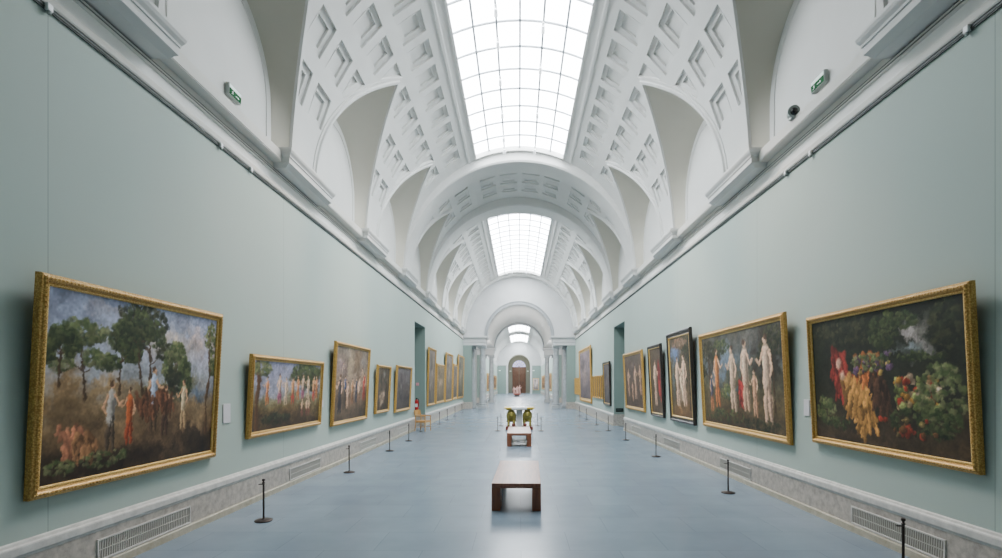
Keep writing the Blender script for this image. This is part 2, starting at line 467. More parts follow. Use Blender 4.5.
# lunette vaults (groined pockets), their walls and mouldings
def lun_arch(c, f, hw=1.55, zs=7.2, zt=8.75):
    """point of the lunette arch; f from 0 (near foot) to 1 (apex)"""
    l1 = zs-ZS; n = 24
    q = [(c-hw*math.cos(PI/2*i/n), zs+(zt-zs)*math.sin(PI/2*i/n)) for i in range(n+1)]
    pts = [(c-hw, ZS)]+q
    d = [0]
    for i in range(1, len(pts)): d.append(d[-1]+math.dist(pts[i-1], pts[i]))
    t = f*d[-1]
    for i in range(1, len(pts)):
        if t <= d[i]+1e-9:
            k = (t-d[i-1])/(d[i]-d[i-1]); return (pts[i-1][0]+k*(pts[i][0]-pts[i-1][0]), pts[i-1][1]+k*(pts[i][1]-pts[i-1][1]))
    return pts[-1]
XL = 4.68
pock = MB(); lwall = MB(); rib = MB()
for sg in (-1, 1):
    for c in LUN:
        N = 26; M = 6
        for mir in (1, -1):
            vs = []; fs = []; gp = []; ap = []
            for i in range(N+1):
                f = i/N; z = GT*f
                th = math.asin(z/VB)
                g = Vector(vp(th, c-gw(z), 0, sg)); ly, lz = lun_arch(c, f)
                l = Vector((sg*XL, ly, lz))
                if mir < 0: g.y = 2*c-g.y; l.y = 2*c-l.y
                gp.append(g); ap.append(l)
                for k in range(M+1):
                    t = k/M; p = g.lerp(l, t)
                    p.z += .10*math.sin(PI*t)*f
                    vs.append(p)
            for i in range(N):
                for k in range(M):
                    a = i*(M+1)+k; fs.append((a, a+1, a+M+2, a+M+1))
            pock.add(vs, fs)
            # raised rib round the opening, a flat fillet standing proud of the vault
            vs = []; fs = []
            for i in range(N+1):
                z = GT*i/N; th = math.asin(z/VB); w = gw(z)
                s = -1 if mir > 0 else 1
                dn = Vector((s, -0.0))
                for off, d in ((-.0, .05), (-.0, -.06), (.07, -.06), (.085, -.02), (.16, -.02), (.165, .02)):
                    zz = z; # widen sideways, and upward near the tip
                    k2 = (i/N)**4
                    th2 = th+(off*1.25*k2)/RM
                    vs.append(vp(th2, c+s*(w+off*(1-.75*k2)) if i < N else c, d, sg))
            q = 6
            for i in range(N):
                for k in range(q-1):
                    a = i*q+k; fs.append((a, a+1, a+q+1, a+q))
            rib.add(vs, fs)
            # wall under the arch
            n0 = len(lwall.v)
            for i in range(N):
                a, b = ap[i], ap[i+1]
                lwall.add([a, b, (sg*XL, c, b.z), (sg*XL, c, a.z)], [(0,1,2,3)])
            # thin raised moulding inside the arch
            pm = []
            for i in range(N+1):
                ly, lz = lun_arch(c, i/N, 1.37, 7.2, 8.55); pm.append((sg*(XL-.004), ly if mir > 0 else 2*c-ly, lz))
            rib.tube(pm, .014, 5)
o = pock.build('lunette_vault', PLASTER_SHADE, ceiling, smooth=35, merge=.001)
lwall.build('lunette_wall', PLASTER, ceiling, merge=.001)
rib.build('groin_rib', PLASTER, ceiling, merge=.0004)
# transverse arches
arch = MB()
for a, b in BANDS+[(42.3, 43.0)]:
    dr = .2 if a > 40 else .4
    prof = [(a, .05), (a, -dr+.06), (a+.05, -dr), (b-.05, -dr), (b, -dr+.06), (b, .05)]
    n = 60; vs = []; fs = []
    for i in range(n+1):
        th = PI*i/n; c_, s_ = math.cos(th), math.sin(th)
        for y, d in prof:
            k = d if d > 0 else (d*(.45+.55*abs(s_)) if a > 40 else d*(.2+.8*s_*s_))
            vs.append(((VA+k)*c_, y, ZS+(VB+k)*s_))
    q = len(prof)
    for i in range(n):
        for k in range(q-1): fs.append((i*q+k, i*q+k+1, (i+1)*q+k+1, (i+1)*q+k))
    arch.add(vs, fs)
arch.build('transverse_arch', PLASTER, ceiling, smooth=30)

# ------------------------------------------------------------------ skylights
def skylight(n, ya, yb, ncol=6, step=1.0, det=True):
    t0, t1 = math.radians(TH0), math.radians(TH1)
    P = lambda th, y, d=0: ((VA+d)*math.cos(th), y, ZS+(VB+d)*math.sin(th))
    ny = max(1, round((yb-ya)/step))
    g = MB(); S = 12
    vs = []; fs = []
    for j in range(ny+1):
        for i in range(S+1): vs.append(P(t0+(t1-t0)*i/S, ya+(yb-ya)*j/ny, .12))
    for j in range(ny):
        for i in range(S): a = j*(S+1)+i; fs.append((a, a+1, a+S+2, a+S+1))
    g.add(vs, fs)
    # curb between the vault and the glass
    cb = MB()
    for th, s in ((t0, -1), (t1, 1)):
        pts = [(0, -.02), (-.01*s, -.05), (.035*s, -.05), (.05*s, -.01), (.05*s, .12)]
        # outer frame strip standing on the vault
        pr = [(th+s*.075, .01), (th+s*.07, -.03), (th+s*.055, -.035), (th+s*.05, -.02), (th+s*.012, -.02), (th+s*.004, -.05), (th-s*.008, -.05), (th-s*.008, .125)]
        vs = [P(t, ya-.12, d) for t, d in pr]+[P(t, yb+.12, d) for t, d in pr]; q = len(pr)
        cb.add(vs, [(k, k+1, q+k+1, q+k) for k in range(q-1)])
    for y, s in ((ya, -1), (yb, 1)):
        pr = [(y+s*.3, .01), (y+s*.28, -.03), (y+s*.06, -.03), (y+s*.02, -.05), (y-s*.03, -.05), (y-s*.03, .125)]
        vs = []; q = len(pr); fs = []
        for i in range(17):
            for yy, d in pr: vs.append(P(t0+(t1-t0)*i/16, yy, d))
        for i in range(16):
            for k in range(q-1): fs.append((i*q+k, i*q+k+1, (i+1)*q+k+1, (i+1)*q+k))
        cb.add(vs, fs)
    bars = MB()
    for i in range(1, ncol):
        th = t0+(t1-t0)*i/ncol; p = P(th, 0, .09)
        bars.box(p[0]-.026, p[0]+.026, ya, yb, p[2]-.03, p[2]+.02)
    for j in range(1, ny):
        y = ya+(yb-ya)*j/ny
        bars.tube([P(t0+(t1-t0)*i/12, y, .08) for i in range(13)], .03, 6)
    w = struct(cb.build('window_%d' % n, PLASTER, smooth=30))
    g.build('glass', GLOW, w); bars.build('glazing_bars', MULL, w)
    return w
skylight(1, *SKY[0]); skylight(2, *SKY[1])

# ------------------------------------------------------------------ end wall, columned hall and far gallery
def arch_wall(name, y, th, R, zc, xw, ztop_fn, mat, zlow):
    """wall with a round headed opening, from zlow up to the vault"""
    N = 48; vs = []; fs = []
    for yy in (y, y+th):
        for i in range(N+1):
            a = PI*i/N; vs.append((R*math.cos(a), yy, zc+R*math.sin(a)))
        for i in range(N+1):
            a = PI*i/N; vs.append(ztop_fn(a, yy))
    n = N+1
    for i in range(N):
        fs.append((i, i+1, n+i+1, n+i)); fs.append((2*n+i, 3*n+i, 3*n+i+1, 2*n+i+1))
        fs.append((i, 2*n+i, 2*n+i+1, i+1))
    m = MB().add(vs, fs)
    for s in (-1, 1):
        m.box(min(s*R, s*xw), max(s*R, s*xw), y, y+th, zlow, zc+.001)
    return struct(m.build(name, mat))
def archivolt(y, R, zc, w, dep, mat, parent, zleg=None):
    pr = [(R, 0), (R, -dep), (R+w*.3, -dep), (R+w*.33, -dep*.6), (R+w*.8, -dep*.6), (R+w*.85, -dep*1.3), (R+w, -dep*1.3), (R+w, 0)]
    N = 48; vs = []; fs = []; q = len(pr)
    st = [(PI*i/N, 0) for i in range(N+1)]
    for a, _ in st:
        for r, d in pr: vs.append((r*math.cos(a), y+d, zc+r*math.sin(a)))
    for i in range(N):
        for k in range(q-1): fs.append((i*q+k, i*q+k+1, (i+1)*q+k+1, (i+1)*q+k))
    m = MB().add(vs, fs)
    return m.build('archivolt', mat, parent)
ell = lambda a, yy: ((VA+.3)*math.cos(a), yy, ZS-.35+(VB+.65)*math.sin(a))
RA, ZA = 2.6, 5.95
w_end = arch_wall('wall_end', Y1, 1.1, RA, ZA, A+.5, ell, GREYP, ZA)
archivolt(Y1, RA, ZA, .26, .07, ARCHV, w_end)
w_mid = arch_wall('wall_hall', 57.0, 1.1, RA, ZA, A+.5, ell, GREYP, ZA)
archivolt(57.0, RA, ZA, .26, .07, ARCHV, w_mid)
def entabl(y):
    for s in (-1, 1):
        m = MB()
        pr = [(2.78, 5.2), (2.78, 5.42), (2.74, 5.45), (2.74, 5.68), (2.68, 5.74), (2.58, 5.8), (2.55, 5.86), (2.55, 5.95), (2.8, 5.96)]
        vs = []; fs = []
        for x, z in pr:
            e = 2.78-x
            vs += [(s*x, y+.1-e, z), (s*x, y+1.75+e, z), (s*A, y+1.75+e, z), (s*A, y+.1-e, z)]
        for j in range(len(pr)-1):
            for i in range(4): fs.append((j*4+i, j*4+(i+1) % 4, (j+1)*4+(i+1) % 4, (j+1)*4+i))
        fs.append((0,1,2,3)); k = 4*(len(pr)-1); fs.append((k+3,k+2,k+1,k))
        struct(m.add(vs, fs).build(trim_name(), GREYP))
entabl(Y1-.1); entabl(56.9)
def pilaster(y, s, nm):
    m = MB(); m.box(min(s*3.92, s*A), max(s*3.92, s*A), y, y+.9, 0, 5.2)
    o = struct(m.build(nm, TEAL))
    m = MB(); m.box(min(s*3.88, s*A), max(s*3.88, s*A), y-.03, y+.93, 0, .55); m.build('stone_foot', STONE, o)
pilaster(Y1, -1, 'wall_end_left'); pilaster(Y1, 1, 'wall_end_right'); pilaster(57.0, -1, 'wall_hall_end_left'); pilaster(57.0, 1, 'wall_hall_end_right')
def make_column(label):
    t = thing('column', label, 'column', (0,0,0), 0, 'columns of the two arched screens')
    b = MB().box(-.36, .36, -.36, .36, 0, .16, .01)
    b.lathe([(.34,.16),(.36,.19),(.36,.24),(.33,.27),(.30,.3),(.30,.33),(.325,.36),(.325,.39),(.28,.42),(.275,.44)], n=28); b.build('base', COLST, t, smooth=40)
    sh = MB().lathe([(.275,.43),(.262,.5),(.26,1.6),(.25,2.8),(.235,4.0),(.222,4.78),(.235,4.8)], n=28); sh.build('shaft', COLST, t, smooth=40)
    cp = MB().lathe([(.225,4.78),(.25,4.8),(.25,4.84),(.225,4.86),(.225,4.93),(.25,4.96),(.3,5.04)], n=28)
    cp.box(-.33, .33, -.33, .33, 5.04, 5.2, .012); 
    for sx in (-1, 1):
        bm = bmesh.new(); bmesh.ops.create_cone(bm, cap_ends=True, segments=16, radius1=.085, radius2=.085, depth=.5)
        cp.bm(bm, Matrix.Translation((sx*.27, 0, 4.99)) @ Matrix.Rotation(PI/2, 4, 'X'))
    cp.build('capital', COLST, t, smooth=40)
    return t
col0 = make_column('')
first = True
for y, wh in ((43.55, 'first arched screen at the end of the gallery'), (57.55, 'second arched screen beyond the hall')):
    for x, dy, side in ((-3.05, 0, 'left inner'), (-3.95, .85, 'left outer'), (3.05, 0, 'right inner'), (3.95, .85, 'right outer')):
        lb = 'grey marble column, %s of the pair in the %s' % (side, wh)
        if first: col0.location = (x, y+dy, 0); col0['label'] = lb; first = False
        else: dup(col0, (x, y+dy, 0), 0, lb)
# hall between the screens
for s, nm in ((-1, 'wall_hall_left'), (1, 'wall_hall_right')):
    struct(MB().box(min(s*A, s*(A+.4)), max(s*A, s*(A+.4)), Y1+1.1, 57, 0, 6.1).build(nm, GREYP))
m = MB()
N = 32; vs = []; fs = []
for yy in (Y1+1.05, 57.05):
    for i in range(N+1):
        a = PI*i/N; vs.append((2.72*math.cos(a), yy, 6.0+2.72*math.sin(a)))
for i in range(N): fs.append((i, i+1, N+2+i, N+1+i))
m.add(vs, fs)
for s in (-1, 1): m.box(min(s*2.7, s*(A+.1)), max(s*2.7, s*(A+.1)), Y1+1.05, 57.05, 5.97, 6.1)
struct(m.build('ceiling_hall', PLASTER, smooth=30))
# far gallery
YF = 111.0
for s, nm in ((-1, 'wall_far_left'), (1, 'wall_far_right')):
    o = struct(MB().box(min(s*A, s*(A+.4)), max(s*A, s*(A+.4)), 58.1, YF, 0, 5.7).build(nm, WALL))
    MB().box(min(s*(A-.05), s*(A+.4)), max(s*(A-.05), s*(A+.4)), 58.1, YF, 5.7, 6.32).build('cornice', GREYP, o)
    b = baseboard(s, 'baseboard_far_'+('left' if s < 0 else 'right'), [(58.1, YF)])
FS = [(62.0, 88.9), (94.5, 110.0)]
m = MB()
def plainv(m, t0, t1, a, b):
    n = 20; vs = []; fs = []
    for yy in (a, b):
        for i in range(n+1):
            th = math.radians(t0+(t1-t0)*i/n); vs.append(((VA+.25)*math.cos(th), yy, ZS+VB*math.sin(th)))
    for i in range(n): fs.append((i, i+1, n+2+i, n+1+i))
    m.add(vs, fs)
plainv(m, 0, TH0, 58.1, YF); plainv(m, TH1, 180, 58.1, YF)
for a, b in ((58.1, FS[0][0]), (FS[0][1], FS[1][0]), (FS[1][1], YF)): plainv(m, TH0, TH1, a, b)
struct(m.build('ceiling_far', PLASTER, smooth=30))
skylight(3, *FS[0], step=3); skylight(4, *FS[1], step=3)
w_far = arch_wall('wall_far_end', YF, .6, 2.35, 5.95, A+.4, ell, GREYP, 5.9)
for s in (-1, 1):
    m = MB().box(min(s*2.35, s*2.75), max(s*2.35, s*2.75), YF-.03, YF+.6, 0, 5.95); m.build('pier', GREYP, w_far)
    m = MB().box(min(s*2.75, s*(A+.1)), max(s*2.75, s*(A+.1)), YF, YF+.6, 0, 5.95); m.build('green_panel', TEAL, w_far)
# vestibule and door
m = MB(); vs = []; fs = []; N = 32
for yy in (YF+.5, 118.2):
    for i in range(N+1):
        a = PI*i/N; vs.append((2.45*math.cos(a), yy, 5.95+2.45*math.sin(a)))
for i in range(N): fs.append((i, i+1, N+2+i, N+1+i))
m.add(vs, fs)
for s in (-1, 1): m.box(min(s*2.45, s*2.6), max(s*2.45, s*2.6), YF+.5, 118.2, 0, 5.96)
struct(m.build('wall_vestibule', simple('grey_green_wall', (150,154,142), .8), smooth=30))
struct(MB().box(-2.7, 2.7, 118.2, 118.5, 0, 8.6).build('wall_vestibule_end', simple('olive_wall', (132,134,124), .8)))
dr = MB()
for s in (-1, 1):
    dr.box(min(s*.02, s*1.3), max(s*.02, s*1.3), 118.12, 118.19, 0, 5.6)
    for z0, z1 in ((.3, 1.5), (1.75, 3.4), (3.65, 5.3)):
        dr.box(min(s*.2, s*1.12), max(s*.2, s*1.12), 118.09, 118.13, z0, z1, .02)
d = struct(dr.build('door_1', DOORW))
fr = MB().box(-1.5, -1.3, 118.02, 118.19, 0, 5.75); fr.box(1.3, 1.5, 118.02, 118.19, 0, 5.75); fr.box(-1.5, 1.5, 118.02, 118.19, 5.6, 5.85)
fr.build('door_frame', DOORW, d)
fl = MB(); vs = [(0, 118.15, 5.86)]+[(1.45*math.cos(PI*i/24), 118.15, 5.86+1.45*math.sin(PI*i/24)) for i in range(25)]
fl.add(vs, [(0, i, i+1) for i in range(1, 25)]); fl.build('fanlight_glass', GLOW2, d)
fb = MB()
for i in range(1, 6): a = PI*i/6; fb.tube([(0, 118.12, 5.86), (1.45*math.cos(a), 118.12, 5.86+1.45*math.sin(a))], .03, 6)
fb.tube([(.75*math.cos(PI*i/16), 118.12, 5.86+.75*math.sin(PI*i/16)) for i in range(17)], .03, 6)
fb.build('fanlight_bars', DOORW, d)

# ------------------------------------------------------------------ paintings (generic landscapes of colour masses)
def vnoise(h, w, cells, rng):
    gh, gw_ = cells+2, int(cells*w/h)+3
    g = rng.random((gh, gw_)); yy = np.linspace(0, cells, h); xx = np.linspace(0, gw_-2.001, w)
    yi = yy.astype(int); xi = xx.astype(int); fy = (yy-yi)[:, None]; fx = (xx-xi)[None, :]
    fy = fy*fy*(3-2*fy); fx = fx*fx*(3-2*fx)
    a = g[yi][:, xi]; b = g[yi][:, xi+1]; c = g[yi+1][:, xi]; d_ = g[yi+1][:, xi+1]
    return a*(1-fx)*(1-fy)+b*fx*(1-fy)+c*(1-fx)*fy+d_*fx*fy
def paint(w, h, seed, grad, blobs, daubs=(), contrast=.25):
    """rows bottom to top; grad: (height, rgb); blobs: (x, y, rx, ry, rgb, hardness, ragged)"""
    rng = np.random.default_rng(seed)
    zz = np.linspace(0, 1, h); im = np.zeros((h, w, 3))
    n1 = vnoise(h, w, 4, rng); n2 = vnoise(h, w, 10, rng); n3 = vnoise(h, w, 26, rng)
    Yg = np.repeat(zz[:, None], w, 1)+(n1-.5)*.22+(n2-.5)*.1
    for k in range(3): im[:, :, k] = np.interp(Yg, [g[0] for g in grad], [g[1][k] for g in grad])
    X, Yv = np.meshgrid(np.linspace(0, 1, w), zz)
    for (x, y, rx, ry, col, hard, rag) in blobs:
        wx = (vnoise(h, w, 7, rng)-.5)*rag; wy = (vnoise(h, w, 7, rng)-.5)*rag
        r = np.sqrt(((X-x)/rx+wx*2)**2+((Yv-y)/ry+wy*2)**2)+(n3-.5)*rag*1.2
        a = np.clip((1-r)*hard, 0, 1)[:, :, None]
        sh = (1.12-.45*np.clip((Yv-y)/ry*-.5+.5+(X-x)/rx*.2, 0, 1))[:, :, None]
        im = im*(1-a)+a*np.array(col)*sh
    for (x0, x1, y0, y1, n, s, cols) in daubs:
        for _ in range(n):
            x, y = rng.uniform(x0, x1), rng.uniform(y0, y1); c = np.array(cols[rng.integers(len(cols))])*rng.uniform(.7, 1.15)
            rr = s*rng.uniform(.5, 1.3); asp = rng.uniform(.6, 1.6)
            r = np.sqrt(((X-x)/rr*asp*w/h*.8)**2+((Yv-y)/rr/asp)**2)
            a = np.clip((1-r)*1.6, 0, .75)[:, :, None]; im = im*(1-a)+a*c
    for cells, amt in ((9, .035), (24, .022), (60, .012)):
        dx = (vnoise(h, w, cells, rng)-.5)*amt*2*h; dy = (vnoise(h, w, cells, rng)-.5)*amt*2*h
        jj, ii = np.meshgrid(np.arange(w), np.arange(h))
        im = im[np.clip((ii+dy).astype(int), 0, h-1), np.clip((jj+dx).astype(int), 0, w-1)]
    im *= (1+(n2[:, :, None]-.5)*contrast+(n3[:, :, None]-.5)*contrast)
    g = im.mean(2, keepdims=True); im = g+(im-g)*1.0
    return np.clip(im, 4, 250)
def put(im, x, y, r, col, asp=1.0, hard=3.0, alpha=.9, shade=.3):
    """one soft round dab, x y in 0..1 of width and height, r in fractions of the height"""
    h, w, _ = im.shape; cx, cy = x*w, y*h; ry = r*h; rx = ry*asp
    x0, x1 = max(0, int(cx-rx-1)), min(w, int(cx+rx+2)); y0, y1 = max(0, int(cy-ry-1)), min(h, int(cy+ry+2))
    if x0 >= x1 or y0 >= y1: return
    X, Y = np.meshgrid(np.arange(x0, x1), np.arange(y0, y1))
    u = (X-cx)/max(rx, .6); v = (Y-cy)/max(ry, .6); d = np.sqrt(u*u+v*v)
    a_ = (np.clip((1-d)*hard, 0, 1)*alpha)[:, :, None]
    sh = (1+shade*(v*.6-u*.6))[:, :, None]
    im[y0:y1, x0:x1] = im[y0:y1, x0:x1]*(1-a_)+a_*np.array(col)*sh
def limb(im, pts, r0, r1, col, shade=.35):
    h, w, _ = im.shape
    for (xa, ya), (xb, yb) in zip(pts[:-1], pts[1:]):
        n = max(3, int(math.hypot((xb-xa)*w, (yb-ya)*h)/1.2))
        for i in range(n+1):
            t = i/n; put(im, xa+(xb-xa)*t, ya+(yb-ya)*t, r0+(r1-r0)*t, col, 1, 2.2, .6, shade)
def leaves(im, rng, cx, cy, rx, ry, n, size, cols):
    for i in range(n):
        a_, q = rng.uniform(0, 2*PI), math.sqrt(rng.random()); x, y = cx+rx*q*math.cos(a_), cy+ry*q*math.sin(a_)
        c = np.array(cols[rng.integers(len(cols))])*(.75+.35*(y-cy+ry)/(2*ry))*rng.uniform(.8, 1.2)
        put(im, x, y, size*rng.uniform(.5, 1.3), c, rng.uniform(.8, 1.8), 2.0, .75, .2)
def tree(im, rng, x, y0, hgt, cw, cols, trunk=(62,46,32), lean=0.0, leafy=1.0):
    pts = [(x+lean*t+rng.uniform(-.006, .006), y0+hgt*t*.85) for t in (0, .25, .5, .75, 1)]
    limb(im, pts, .022*hgt+.008, .006, trunk)
    for k in range(5):
        t = rng.uniform(.35, .9); s_ = rng.choice((-1, 1)); bx, by = x+lean*t, y0+hgt*t*.85
        ex, ey = bx+s_*cw*rng.uniform(.5, .95), by+hgt*rng.uniform(.06, .2)
        limb(im, [(bx, by), ((bx+ex)/2, (by+ey)/2+.01), (ex, ey)], .009, .004, trunk)
        leaves(im, rng, ex, ey, cw*.55, hgt*.12, int(55*leafy), .017, cols)
    leaves(im, rng, x+lean, y0+hgt*.85, cw*.8, hgt*.18, int(110*leafy), .018, cols)
def figure(im, rng, x, y, hgt, top, low, skin, asp, side=1):
    """small anonymous draped passer-by"""
    s_ = hgt; k = asp
    limb(im, [(x-.05*s_*k, y), (x-.04*s_*k, y+.25*s_), (x-.01*s_*k, y+.5*s_)], .035*s_, .07*s_, low)
    limb(im, [(x+.07*s_*k, y), (x+.05*s_*k, y+.25*s_), (x+.01*s_*k, y+.5*s_)], .035*s_, .07*s_, low)
    limb(im, [(x, y+.42*s_), (x+.01*s_*k, y+.62*s_), (x, y+.8*s_)], .1*s_, .085*s_, top)
    dk, lt = tuple(np.array(top)*.62), tuple(np.minimum(np.array(top)*1.12, 240)); dl = tuple(np.array(low)*.6)
    limb(im, [(x+.055*s_*k, y+.44*s_), (x+.05*s_*k, y+.62*s_), (x+.06*s_*k, y+.78*s_)], .04*s_, .035*s_, dk)
    limb(im, [(x-.03*s_*k, y+.6*s_), (x-.035*s_*k, y+.76*s_)], .035*s_, .035*s_, lt)
    limb(im, [(x+.085*s_*k, y), (x+.075*s_*k, y+.24*s_), (x+.05*s_*k, y+.45*s_)], .016*s_, .03*s_, dl); limb(im, [(x-.025*s_*k, y), (x-.01*s_*k, y+.24*s_), (x+.01*s_*k, y+.4*s_)], .014*s_, .024*s_, dl)
    limb(im, [(x+side*.07*s_*k, y+.78*s_), (x+side*.16*s_*k, y+.64*s_), (x+side*.24*s_*k, y+.7*s_)], .035*s_, .025*s_, skin)
    limb(im, [(x-side*.08*s_*k, y+.77*s_), (x-side*.13*s_*k, y+.6*s_), (x-side*.08*s_*k, y+.5*s_)], .035*s_, .025*s_, skin)
    put(im, x+side*.01*s_*k, y+.91*s_, .062*s_, skin, .85, 3, .95, .4); put(im, x-side*.012*s_*k, y+.945*s_, .05*s_, (64,46,34), 1, 2.5, .85)
def drape(im, rng, pts, r, col, n=26):
    for i in range(n):
        t = rng.random(); j = min(len(pts)-2, int(t*(len(pts)-1))); f = t*(len(pts)-1)-j
        x = pts[j][0]+(pts[j+1][0]-pts[j][0])*f+rng.uniform(-r, r)*.4; y = pts[j][1]+(pts[j+1][1]-pts[j][1])*f+rng.uniform(-r, r)*.6
        c = np.array(col)*rng.uniform(.55, 1.3); limb(im, [(x, y), (x+rng.uniform(-.3, .3)*r, y-r*rng.uniform(.5, 1.1))], r*.22, r*.12, c)
def fruit(im, rng, x0, x1, y0, y1, n, size, cols):
    for i in range(n):
        x, y = rng.uniform(x0, x1), rng.uniform(y0, y1); c = np.array(cols[rng.integers(len(cols))])*rng.uniform(.7, 1.1)
        r = size*rng.uniform(.6, 1.2); put(im, x+.004, y-.006, r*1.15, (30,26,20), 1, 1.6, .6); put(im, x, y, r, c, 1, 3, .95, .5); put(im, x-.004, y+r*.35, r*.25, tuple(np.minimum(np.array(c)*1.5, 240)), 1, 2, .7)
def finish(im, seed, amt=.006, sat=1.1):
    im = im*1.06
    rng = np.random.default_rng(seed); h, w, _ = im.shape
    for cells in (30, 70):
        dx = (vnoise(h, w, cells, rng)-.5)*amt*2*h; dy = (vnoise(h, w, cells, rng)-.5)*amt*2*h
        jj, ii = np.meshgrid(np.arange(w), np.arange(h)); im = im[np.clip((ii+dy).astype(int), 0, h-1), np.clip((jj+dx).astype(int), 0, w-1)]
    im = im*(1+(vnoise(h, w, 80, rng)-.5)[:, :, None]*.22)
    g = im.mean(2, keepdims=True); return np.clip(g+(im-g)*sat, 6, 245)
def srgb2lin(im):
    c = im/255.0
    return np.where(c <= .04045, c/12.92, ((c+.055)/1.055)**2.4)
def canvas_obj(W, H, fw, im, dep, parent):
    h, w, _ = im.shape
    xs = np.linspace(-W/2+fw, W/2-fw, w); zs = np.linspace(fw, H-fw, h)
    X, Z = np.meshgrid(xs, zs); v = np.stack([X, np.full_like(X, -dep), Z], -1).reshape(-1, 3)
    ii = np.arange(h*w).reshape(h, w)
    f = np.stack([ii[:-1, :-1], ii[:-1, 1:], ii[1:, 1:], ii[1:, :-1]], -1).reshape(-1, 4)
    me = bpy.data.meshes.new('canvas'); me.from_pydata(v.tolist(), [], f.tolist())
    ca = me.color_attributes.new('paint', 'FLOAT_COLOR', 'POINT')
    col = np.ones((h*w, 4), np.float32); col[:, :3] = srgb2lin(im).reshape(-1, 3)
    ca.data.foreach_set('color', col.ravel())
    me.materials.append(CANVAS); o = bpy.data.objects.new('canvas', me); C.objects.link(o); o.parent = parent
    return o
def frame_mesh(m, W, H, prof):
    """profile (distance in from the outer edge, depth toward the viewer) mitred round a rectangle"""
    vs = []; q = len(prof)
    for cx, cz in ((-1, 0), (1, 0), (1, 1), (-1, 1)):
        for d, y in prof:
            vs.append((cx*(W/2-d), -y, d if cz == 0 else H-d))
    fs = []
    for i in range(4):
        j = (i+1) % 4
        for k in range(q): k2 = (k+1) % q; fs.append((i*q+k, i*q+k2, j*q+k2, j*q+k))
    m.add(vs, fs); return m
def ornaments(m, W, H, d, y, r, step):
    for (ax, L) in (('x', W), ('z', H)):
        n = max(4, int((L-2*d)/step))
        for i in range(n+1):
            t = d+(L-2*d)*i/n
            for e in (0, 1):
                c = (t-W/2, -y, d if e == 0 else H-d) if ax == 'x' else ((-W/2+d) if e == 0 else W/2-d, -y, t)
                rr = (r*1.25, r*.7, r) if ax == 'x' else (r, r*.7, r*1.25)
                # low bead
                x, yy, z = c; a, b, g = rr
                m.add([(x-a, yy, z), (x, yy, z-g), (x+a, yy, z), (x, yy, z+g), (x, yy-b, z)], [(0,1,4),(1,2,4),(2,3,4),(3,0,4)])
def painting(sg, ya, yb, z0, z1, fw, style, im, label, group=None, tilt=3.0, x_front=None):
    W, H = yb-ya, z1-z0
    gap = .012
    t = thing('framed_painting', label, 'painting', (sg*(A-gap), (ya+yb)/2, z0), PI/2 if sg < 0 else -PI/2, group)
    t.rotation_euler = (math.radians(tilt), 0, PI/2 if sg < 0 else -PI/2)
    dp = .068
    if style == 'gold':
        p = [(0, 0), (0, dp*.75), (fw*.06, dp*.9), (fw*.2, dp*.95), (fw*.3, dp*1.1), (fw*.5, dp*1.15), (fw*.62, dp*.98), (fw*.7, dp*.7), (fw*.8, dp*.62), (fw*.86, dp*.7), (fw, dp*.5), (fw, 0)]
        m = frame_mesh(MB(), W, H, p)
        if fw > .07: ornaments(m, W, H, fw*.4, dp*1.12, fw*.16, fw*.4)
        f = m.build('frame', GOLD, t)
        if fw > .07:
            m = frame_mesh(MB(), W-2*fw*.82, H-2*fw*.82, [(0, dp*.55), (0, dp*.74), (fw*.12, dp*.72), (fw*.2, dp*.5), (fw*.2, dp*.4)])
            m.v = [(x, y, z+fw*.82) for x, y, z in m.v]; m.build('sight_edge', GOLD2, f)
    else:
        p = [(0, 0), (0, dp), (fw*.12, dp*1.2), (fw*.3, dp*1.2), (fw*.4, dp*.9), (fw*.75, dp*.7), (fw*.82, dp*.8), (fw*.9, dp*.7), (fw, dp*.5), (fw, 0)]
        m = frame_mesh(MB(), W, H, p); f = m.build('frame', EBONY, t)
        m = frame_mesh(MB(), W-2*fw*.8, H-2*fw*.8, [(0, dp*.6), (0, dp*.86), (fw*.1, dp*.86), (fw*.22, dp*.5), (fw*.22, dp*.4)])
        m.v = [(x, y, z+fw*.8) for x, y, z in m.v]; m.build('gilt_slip', GOLD2, f)
    bk = MB().box(-W/2+.02, W/2-.02, -.02, -.004, .02, H-.02); bk.build('backboard', WOODL, t)
    canvas_obj(W, H, fw*.94, im, dp*.48, t)
    return t
G1, G2, G3 = (48,58,38), (66,76,48), (32,36,26)
BRN, DBR, TAN, SAND = (92,70,48), (48,36,28), (156,126,92), (176,150,112)
FL, FL2 = (214,184,158), (188,146,114)
SKYB, SKYL, CLD = (128,142,176), (160,164,190), (206,190,178)
REDC, OCH, WHT, BLU = (150,46,40), (176,124,52), (214,208,202), (84,100,136)
big = (190, 130)
LV1, LV2, LV3 = [(40,50,30),(58,68,40),(78,86,52)], [(62,74,44),(88,96,60),(112,114,78)], [(30,34,24),(44,48,32),(60,60,40)]
W_, H_ = 300, 200
r_ = np.random.default_rng(5)
im = paint(W_, H_, 11, [(0, (58,46,34)), (.2, (98,78,56)), (.36, (118,98,72)), (.5, (138,140,142)), (.7, (156,158,172)), (1, (124,130,152))],
  [(.64,.76,.3,.13,CLD,1,.5), (.9,.74,.18,.16,(196,176,170),1,.5), (.3,.9,.2,.08,(176,166,168),1,.5), (.1,.42,.22,.26,(128,104,74),1.6,.3), (.3,.42,.2,.14,(150,124,90),1.3,.4), (.86,.44,.14,.07,(112,124,142),1.3,.3), (.62,.44,.2,.1,(88,84,58),1.3,.5), (.4,.08,.55,.09,(50,38,28),1.2,.5), (.85,.12,.22,.14,(50,40,30),1.3,.5)])
tree(im, r_, .17, .42, .42, .1, LV2, lean=-.03); tree(im, r_, .06, .5, .3, .06, LV1)
